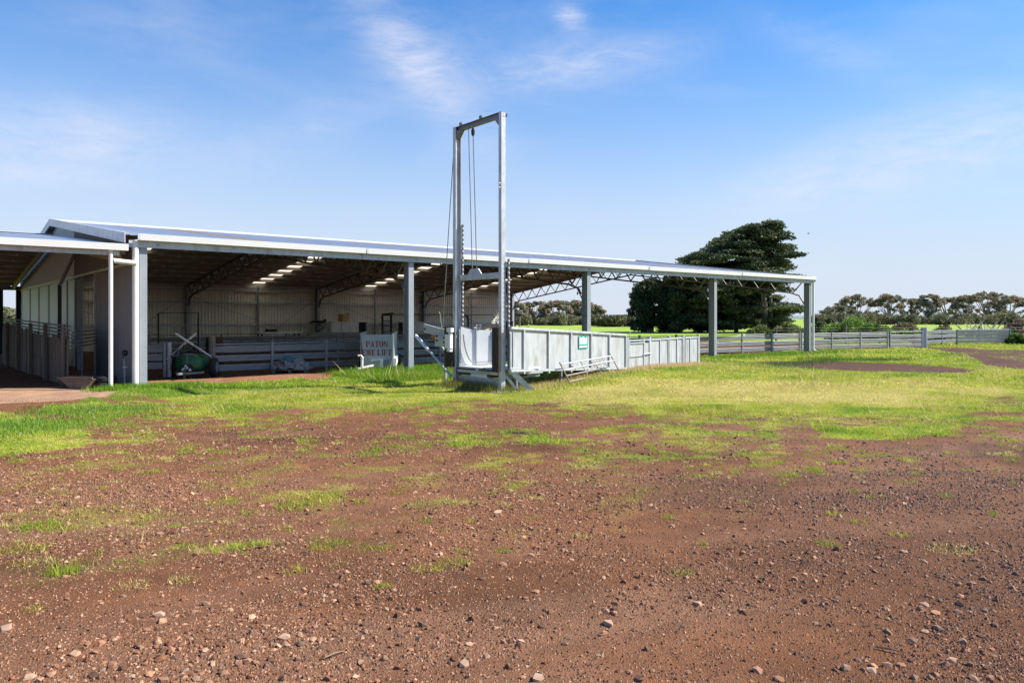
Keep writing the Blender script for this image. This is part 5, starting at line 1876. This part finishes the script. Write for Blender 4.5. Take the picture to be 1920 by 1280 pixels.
# far low hills
hv, hf = [], []
for k in range(81):
    a = R(-60 + 120 * k / 80)
    h = 26 * float(fbm(np.array(k * 0.13 + 2), np.array(0.5), 4)) + 4
    hv += [(math.sin(a) * 3600, math.cos(a) * 3600, -5), (math.sin(a) * 3700, math.cos(a) * 3700, h), (math.sin(a) * 4300, math.cos(a) * 4300, -5)]
for k in range(80):
    o_ = k * 3
    hf += [(o_, o_ + 3, o_ + 4, o_ + 1), (o_ + 1, o_ + 4, o_ + 5, o_ + 2)]
M['hill'] = mat('far_hill', (0.16, 0.20, 0.20), 0.95, 0, 0.15, 0.002)  # distance haze put into the blue grey colour
o = MB().add(hv, hf).build('hills', 'hill', None, smooth=True)
tag(o, 'low blue grey hills along the horizon', 'hills', kind='structure')


# ------------------------------------------------------------------ grass
class Lookup:
    """a ground function sampled once on a fine grid"""
    def __init__(s_, fn, x0=-20.0, x1=43.0, y0=3.0, y1=60.5, st=0.08):
        s_.x0, s_.y0, s_.st = x0, y0, st
        xs_ = np.arange(x0, x1, st)
        ys_ = np.arange(y0, y1, st)
        a, b_ = np.meshgrid(xs_, ys_)
        s_.g = fn(a, b_).astype(np.float32)

    def __call__(s_, x, y):
        u = np.clip((x - s_.x0) / s_.st, 0, s_.g.shape[1] - 1.001)
        v = np.clip((y - s_.y0) / s_.st, 0, s_.g.shape[0] - 1.001)
        i, j = u.astype(int), v.astype(int)
        fu, fv = u - i, v - j
        g = s_.g
        return (g[j, i] * (1 - fu) + g[j, i + 1] * fu) * (1 - fv) + (g[j + 1, i] * (1 - fu) + g[j + 1, i + 1] * fu) * fv


cover_l = Lookup(cover)
dry_l = Lookup(dryness, st=0.12)
gz_l = Lookup(gz, st=0.12)
rut_l = Lookup(rut, st=0.1)
tall_l = Lookup(lambda a, b_: fbm(a * 0.8 + 90, b_ * 0.8, 3), st=0.2)


def grass_col_l(x, y):
    d = dry_l(x, y)[..., None]
    return np.where(d < 0.5, C_LUSH + (C_MID - C_LUSH) * d * 2, C_MID + (C_DRY - C_MID) * (d * 2 - 1))


def blades(x, y, h, w, colr, rng, lean=0.55):
    n = len(x)
    a = rng.uniform(0, 2 * math.pi, n)
    ca, sa = np.cos(a), np.sin(a)
    la = rng.uniform(0, 2 * math.pi, n)
    ll = np.abs(rng.normal(size=n)) * lean * h
    z = gz_l(x, y) - 0.01
    v = np.empty((n, 3, 3))
    v[:, 0] = np.stack([x - ca * w / 2, y - sa * w / 2, z], -1)
    v[:, 1] = np.stack([x + ca * w / 2, y + sa * w / 2, z], -1)
    v[:, 2] = np.stack([x + np.cos(la) * ll, y + np.sin(la) * ll, z + h], -1)
    c = np.repeat(colr, 3, axis=0).reshape(n, 3, 3)
    return v.reshape(-1, 3), c.reshape(-1, 3)


def scatter(n, x0, x1, y0, y1, rng, power=1.0):
    u = rng.random(n)
    y = y0 + (y1 - y0) * u ** power
    x = rng.uniform(0, 1, n)
    return x0 + (x1 - x0) * x, y


rgr = np.random.default_rng(5)
VV, CC = [], []
for (n, y0, y1, margin, hs, ws) in [(330000, 4.6, 10.0, 0.70, 0.026, 0.007), (900000, 10.0, 19.5, 0.70, 0.027, 0.014), (520000, 19.5, 32, 0.70, 0.048, 0.024), (260000, 32, 60, 0.70, 0.07, 0.045)]:
    y = np.sqrt(rgr.uniform(y0 ** 2, y1 ** 2, n))
    x = rgr.uniform(-margin, margin, n) * y
    m_, t_ = to_mt(x, y)
    keep = rgr.random(n) < cover_l(x, y)
    keep &= ~((t_ > 0.4) & (m_ > 0.2) & (m_ < 7.0) & (t_ < 27)) & ~((t_ > 1.4) & (t_ < 27) & (m_ > -14) & (m_ < 34)) & ~((t_ > 0.2) & (m_ < 0) & (m_ > -14))
    x, y, m_, t_ = x[keep], y[keep], m_[keep], t_[keep]
    c = grass_col_l(x, y) * (0.6 + 0.75 * rgr.random((len(x), 1)))
    straw = rgr.random(len(x)) < (0.05 + 0.25 * dry_l(x, y))
    c[straw] = np.array((0.50, 0.41, 0.17)) * (0.7 + 0.5 * rgr.random((straw.sum(), 1)))
    tall = 1 + 1.2 * np.clip((tall_l(x, y) - 0.55) * 5, 0, 1)
    lush = (t_ > -2.8) & (m_ > 5.5) & (m_ < 14)
    tall = np.where(lush, tall * 1.9, tall)
    stalk = rgr.random(len(x)) < 0.012
    tall = np.where(stalk, tall * 2.6, tall)
    c[stalk] = np.array((0.55, 0.46, 0.22))
    h = hs * (0.45 + 0.9 * rgr.random(len(x))) * tall
    v, cc = blades(x, y, h, ws * (0.6 + 0.8 * rgr.random(len(x))), c, rgr, 1.1)
    VV.append(v)
    CC.append(cc)
# tall fringe along posts, panels and the annex
fr = []


def fringe(p0, p1, n, spread, h, colr, jit=0.35):
    u = rgr.random(n)
    x = p0[0] + (p1[0] - p0[0]) * u + rgr.normal(size=n) * spread
    y = p0[1] + (p1[1] - p0[1]) * u + rgr.normal(size=n) * spread
    c = np.array(colr) * (1 - jit + 2 * jit * rgr.random((n, 1)))
    v, cc = blades(x, y, h * (0.4 + 0.8 * rgr.random(n)), 0.016 * (0.6 + 0.8 * rgr.random(n)), c, rgr, 0.35)
    VV.append(v)
    CC.append(cc)


STRAW = (0.62, 0.46, 0.24)
LUSH = (0.16, 0.30, 0.02)
rdir = (0.525, 0.851)
fringe((0.3, 18.6), (3.5, 23.8), 2600, 0.34, 0.15, STRAW)
fringe((0.8, 18.7), (3.8, 23.7), 2600, 0.34, 0.13, (0.30, 0.36, 0.05))
fringe((3.7, 24.1), (7.3, 29.1), 5000, 0.22, 0.16, STRAW)
fringe((-1.6, 19.6), (-0.2, 18.3), 3500, 0.22, 0.22, (0.22, 0.22, 0.06))
fringe(W(6.4, 0.3)[:2], W(11.5, -0.4)[:2], 16000, 0.55, 0.24, LUSH)
fringe(W(6.6, -1.2)[:2], W(10, -2.4)[:2], 12000, 0.7, 0.18, (0.17, 0.28, 0.03))
fringe(W(-1.1, -0.35)[:2], W(1.2, -0.5)[:2], 3500, 0.2, 0.16, LUSH)
fringe(G(110, 768), G(250, 772), 6000, 0.45, 0.075, (0.19, 0.31, 0.04))
fringe(G(-40, 800), G(80, 800), 5000, 0.6, 0.08, (0.19, 0.31, 0.04))
fringe(W(23, -0.6)[:2], W(34, -0.4)[:2], 9000, 0.5, 0.14, (0.15, 0.27, 0.02))
fringe(G(1500, 675), G(1700, 677), 3000, 0.25, 0.16, (0.10, 0.17, 0.04))
fringe(G(1400, 690), G(1560, 676), 2500, 0.5, 0.14, (0.10, 0.17, 0.04))
V_ = np.concatenate(VV)
C_ = np.concatenate(CC)
gr = link('grass', raw_mesh('grass', V_, np.arange(len(V_)).reshape(-1, 3), 3, C_, M['grass']))
tag(gr, 'short green and bleached grass covering the ground before the shed', 'grass', kind='stuff')

# scattered tufts in the bare foreground
VV, CC = [], []
tufts = []
ct = 0
while len(tufts) < 1000 and ct < 20000:
    ct += 1
    y = math.sqrt(rgr.uniform(5.0 ** 2, 14.5 ** 2))
    x = rgr.uniform(-0.68, 0.68) * y
    dens = 0.16 + 0.5 * (y > 8) * float(fbm(np.array(x * 0.7), np.array(y * 0.7), 3) > 0.5)
    if y < 8.5:
        dens *= 0.30 if x > 0.1 * y else 0.6
    if rgr.random() < dens:
        tufts.append((x, y, rgr.uniform(0.025, 0.085) * (1 + 1.0 * (rgr.random() < 0.06)), rgr.uniform(0.025, 0.06)))
tufts += [(*G(115, 1072), 0.10, 0.10), (*G(395, 1030), 0.13, 0.05), (*G(420, 1025), 0.11, 0.05), (*G(460, 1022), 0.13, 0.06), (*G(490, 1014), 0.08, 0.06),
          (*G(80, 985), 0.13, 0.07), (*G(45, 988), 0.10, 0.07), (*G(110, 990), 0.12, 0.06), (*G(75, 1052), 0.08, 0.05), (*G(345, 1090), 0.08, 0.05),
          (*G(250, 1102), 0.1, 0.04), (*G(60, 1145), 0.06, 0.04), (*G(580, 935), 0.16, 0.06), (*G(610, 925), 0.13, 0.06), (*G(550, 945), 0.14, 0.07)]
for (x, y, rr, hh) in tufts:
    n = int(24 + 3000 * rr * rr * 3)
    a, q_ = rgr.uniform(0, 6.28, n), np.sqrt(rgr.random(n)) * rr
    d = rgr.uniform(0.1, 0.95)
    base = C_LUSH + (C_MID - C_LUSH) * min(1, d * 1.3) if d < 0.75 else C_DRY * 0.9
    c = base * (0.6 + 0.8 * rgr.random((n, 1)))
    v, cc = blades(x + np.cos(a) * q_ * 1.3, y + np.sin(a) * q_, hh * (0.4 + 0.8 * rgr.random(n)), 0.006 * (0.6 + rgr.random(n)), c, rgr, 0.8)
    VV.append(v)
    CC.append(cc)
V_ = np.concatenate(VV)
C_ = np.concatenate(CC)
gr = link('grass_tufts', raw_mesh('grass_tufts', V_, np.arange(len(V_)).reshape(-1, 3), 3, C_, M['grass']))
tag(gr, 'small scattered grass tufts sprouting from the bare brown yard', 'grass', kind='stuff')

# ------------------------------------------------------------------ gravel
ICO_V = []
ph = (1 + 5 ** 0.5) / 2
for a in (-1, 1):
    for b2 in (-ph, ph):
        ICO_V += [(0, a, b2), (a, b2, 0), (b2, 0, a)]
ICO_V = np.array(ICO_V) / math.sqrt(1 + ph * ph)
from itertools import combinations
ICO_F = []
for tri in combinations(range(12), 3):
    p = ICO_V[list(tri)]
    if all(abs(np.linalg.norm(p[i] - p[j]) - 1.0515) < 0.01 for i, j in ((0, 1), (1, 2), (0, 2))):
        nrm = np.cross(p[1] - p[0], p[2] - p[0])
        ICO_F.append(tri if nrm.dot(p.mean(0)) > 0 else (tri[0], tri[2], tri[1]))
ICO_F = np.array(ICO_F)
OCT_V = np.array([(1, 0, 0), (0, 1, 0), (-1, 0, 0), (0, -1, 0), (0, 0, 1), (0, 0, -1)], dtype=float)
OCT_F = np.array([(0, 1, 4), (1, 2, 4), (2, 3, 4), (3, 0, 4), (1, 0, 5), (2, 1, 5), (3, 2, 5), (0, 3, 5)])
SCOL = np.array([(0.27, 0.135, 0.082), (0.33, 0.18, 0.115), (0.18, 0.086, 0.052), (0.38, 0.245, 0.17), (0.22, 0.145, 0.108), (0.13, 0.075, 0.055)])


def pebbles(x, y, s, bv, bf, rng, jit=0.28):
    n, k = len(x), len(bv)
    v = bv[None] * (1 + rng.normal(size=(n, k, 1)) * jit * 0.7) + rng.normal(size=(n, k, 3)) * jit * 0.42
    v = v * np.stack([0.8 + 0.7 * rng.random(n), 0.7 + 0.5 * rng.random(n), 0.6 + 0.45 * rng.random(n)], -1)[:, None]
    a = rng.uniform(0, 6.28, n)
    ca, sa = np.cos(a)[:, None], np.sin(a)[:, None]
    tl = rng.normal(size=n)[:, None] * 0.35
    X_ = v[..., 0] * ca - v[..., 1] * sa
    Y_ = v[..., 0] * sa + v[..., 1] * ca
    Z_ = v[..., 2] + X_ * tl * 0.5
    v = np.stack([X_, Y_, Z_], -1) * s[:, None, None]
    v[..., 0] += x[:, None]
    v[..., 1] += y[:, None]
    v[..., 2] += (gz_l(x, y) + s * 0.12)[:, None]
    f = bf[None] + (np.arange(n) * k)[:, None, None]
    ci = rng.integers(0, len(SCOL), n)
    c = SCOL[ci] * np.array((1.05, 0.97, 0.88)) * (0.55 + 0.7 * rng.random((n, 1)))
    rightw = np.clip((x - 0.5) / 4, 0, 1)[:, None]
    grey = np.array((0.19, 0.135, 0.108)) * (0.6 + 0.8 * rng.random((n, 1)))
    c = c * (1 - 0.45 * rightw) + grey * 0.45 * rightw
    return v.reshape(-1, 3), f.reshape(-1, bf.shape[1]), np.repeat(c, k, axis=0)


rgs = np.random.default_rng(77)


def gravel_set(n, y0, y1, smin, smax, bv, bf, exp=2.2, even=False):
    y = rgs.uniform(y0, y1, n)
    x = rgs.uniform(-0.71, 0.71, n) * y
    patch = fbm(x * 0.8 + 11, y * 0.8 + 5, 4)
    keep = rgs.random(n) < (np.clip(0.55 + (patch - 0.40) * 2.0, 0.4, 1) if even else np.clip(0.22 + (patch - 0.40) * 3.2, 0.15, 1))
    keep &= rgs.random(n) > cover_l(x, y) * 0.95
    keep &= rgs.random(n) > rut_l(x, y) * 0.5
    x, y = x[keep], y[keep]
    s = smin + (smax - smin) * rgs.random(len(x)) ** exp
    return pebbles(x, y, s, bv, bf, rgs)


PYR_V = np.array([(1, 0.3, -0.5), (0.1, 1, -0.5), (-1, 0.1, -0.5), (0.0, -1, -0.5), (0.1, 0.1, 0.9)], dtype=float)
PYR_F = np.array([(0, 1, 4), (1, 2, 4), (2, 3, 4), (3, 0, 4)])
parts = [gravel_set(170000, 3.2, 9.0, 0.003, 0.0105, PYR_V, PYR_F, 1.4, True), gravel_set(75000, 7.0, 17.0, 0.006, 0.016, PYR_V, PYR_F, 1.5, True),
         gravel_set(16000, 3.2, 9.0, 0.006, 0.016, OCT_V, OCT_F, 1.8),
         gravel_set(12000, 3.2, 14.0, 0.009, 0.024, ICO_V, ICO_F, 2.4)]
off, VV, FF, CC = 0, [], [], []
for v, f, c in parts:
    VV.append(v)
    FF.append(f + off)
    CC.append(c)
    off += len(v)
gv = link('gravel', raw_mesh('gravel', np.concatenate(VV), np.concatenate(FF), 3, np.concatenate(CC), M['stone']))
tag(gv, 'loose reddish brown gravel strewn over the bare yard', 'gravel', kind='stuff')

# larger stones, each a thing of its own
kinds = []
for k in range(7):
    v, f, c = pebbles(np.zeros(1), np.zeros(1), np.ones(1), ICO_V, ICO_F, rgs, 0.3)
    v[:, 2] -= float(gz_l(np.zeros(1), np.zeros(1))[0]) + 0.22
    me = raw_mesh('stone', v, f, 3, np.tile(SCOL[(3, 1, 0, 4, 3, 1, 5)[k]], (len(v), 1)), M['stone'])
    kinds.append(me)
big = [(300, 1150), (335, 1215), (210, 1245), (190, 1255), (60, 1268), (95, 1265), (455, 1228), (535, 1195), (420, 1262), (305, 1272), (345, 1255), (250, 1265),
       (120, 1082), (155, 1075), (10, 1178), (70, 1152), (275, 1180), (300, 1185), (405, 1010), (575, 993), (330, 1230), (1010, 1275), (1290, 1260), (1180, 1262),
       (1060, 1210), (975, 1205), (943, 1208), (1125, 1192), (870, 1250), (1420, 1255), (1690, 1243), (1620, 1250), (1630, 1252), (1665, 1245), (1840, 1190),
       (1310, 1135), (1530, 1170), (1460, 1270), (820, 1150), (815, 1040), (955, 1088), (905, 1087), (1140, 1172), (1150, 1152), (1855, 1268), (1845, 1145)]
for k, (px, py) in enumerate(big):
    x, y = G(px, py)
    s = random.uniform(0.016, 0.03)
    o = link('stone', kinds[k % 7], None, (x, y, float(gz(x, y)) + s * 0.2))
    o.scale = (s, s, s * random.uniform(0.8, 1.1))
    o.rotation_euler = (0, 0, random.uniform(0, 6.28))
    tag(o, 'angular fist sized stone lying loose on the bare foreground earth', 'stone', 'larger stones on the foreground earth')

# twigs and wood chips
for k, (px, py, ln, a, lab) in enumerate([(628, 1230, 0.10, 0.6, 'pale wood chip on the earth near the bottom edge left of centre'),
                                          (490, 985, 0.14, 0.2, 'pale wood splinter on smooth earth left of centre'),
                                          (575, 1042, 0.10, -0.3, 'grey wood chip on the earth left of centre'),
                                          (983, 812, 0.55, -0.35, 'dark stick lying on bare earth below the lift'),
                                          (1670, 1218, 0.14, -0.4, 'brown bark strip on the earth near the bottom right')]):
    x, y = G(px, py)
    d = Vector((math.cos(a), math.sin(a) * 1.4, 0)) * ln / 2
    g0 = float(gz(x, y)) + 0.012
    o = MB().tube([tuple(-d), (0, 0, 0.006), tuple(d)], [0.004, 0.006, 0.003] if ln < 0.3 else [0.012, 0.016, 0.008], 5).build('twig', 'stick', None, loc=(x, y, g0))
    tag(o, lab, 'twig')
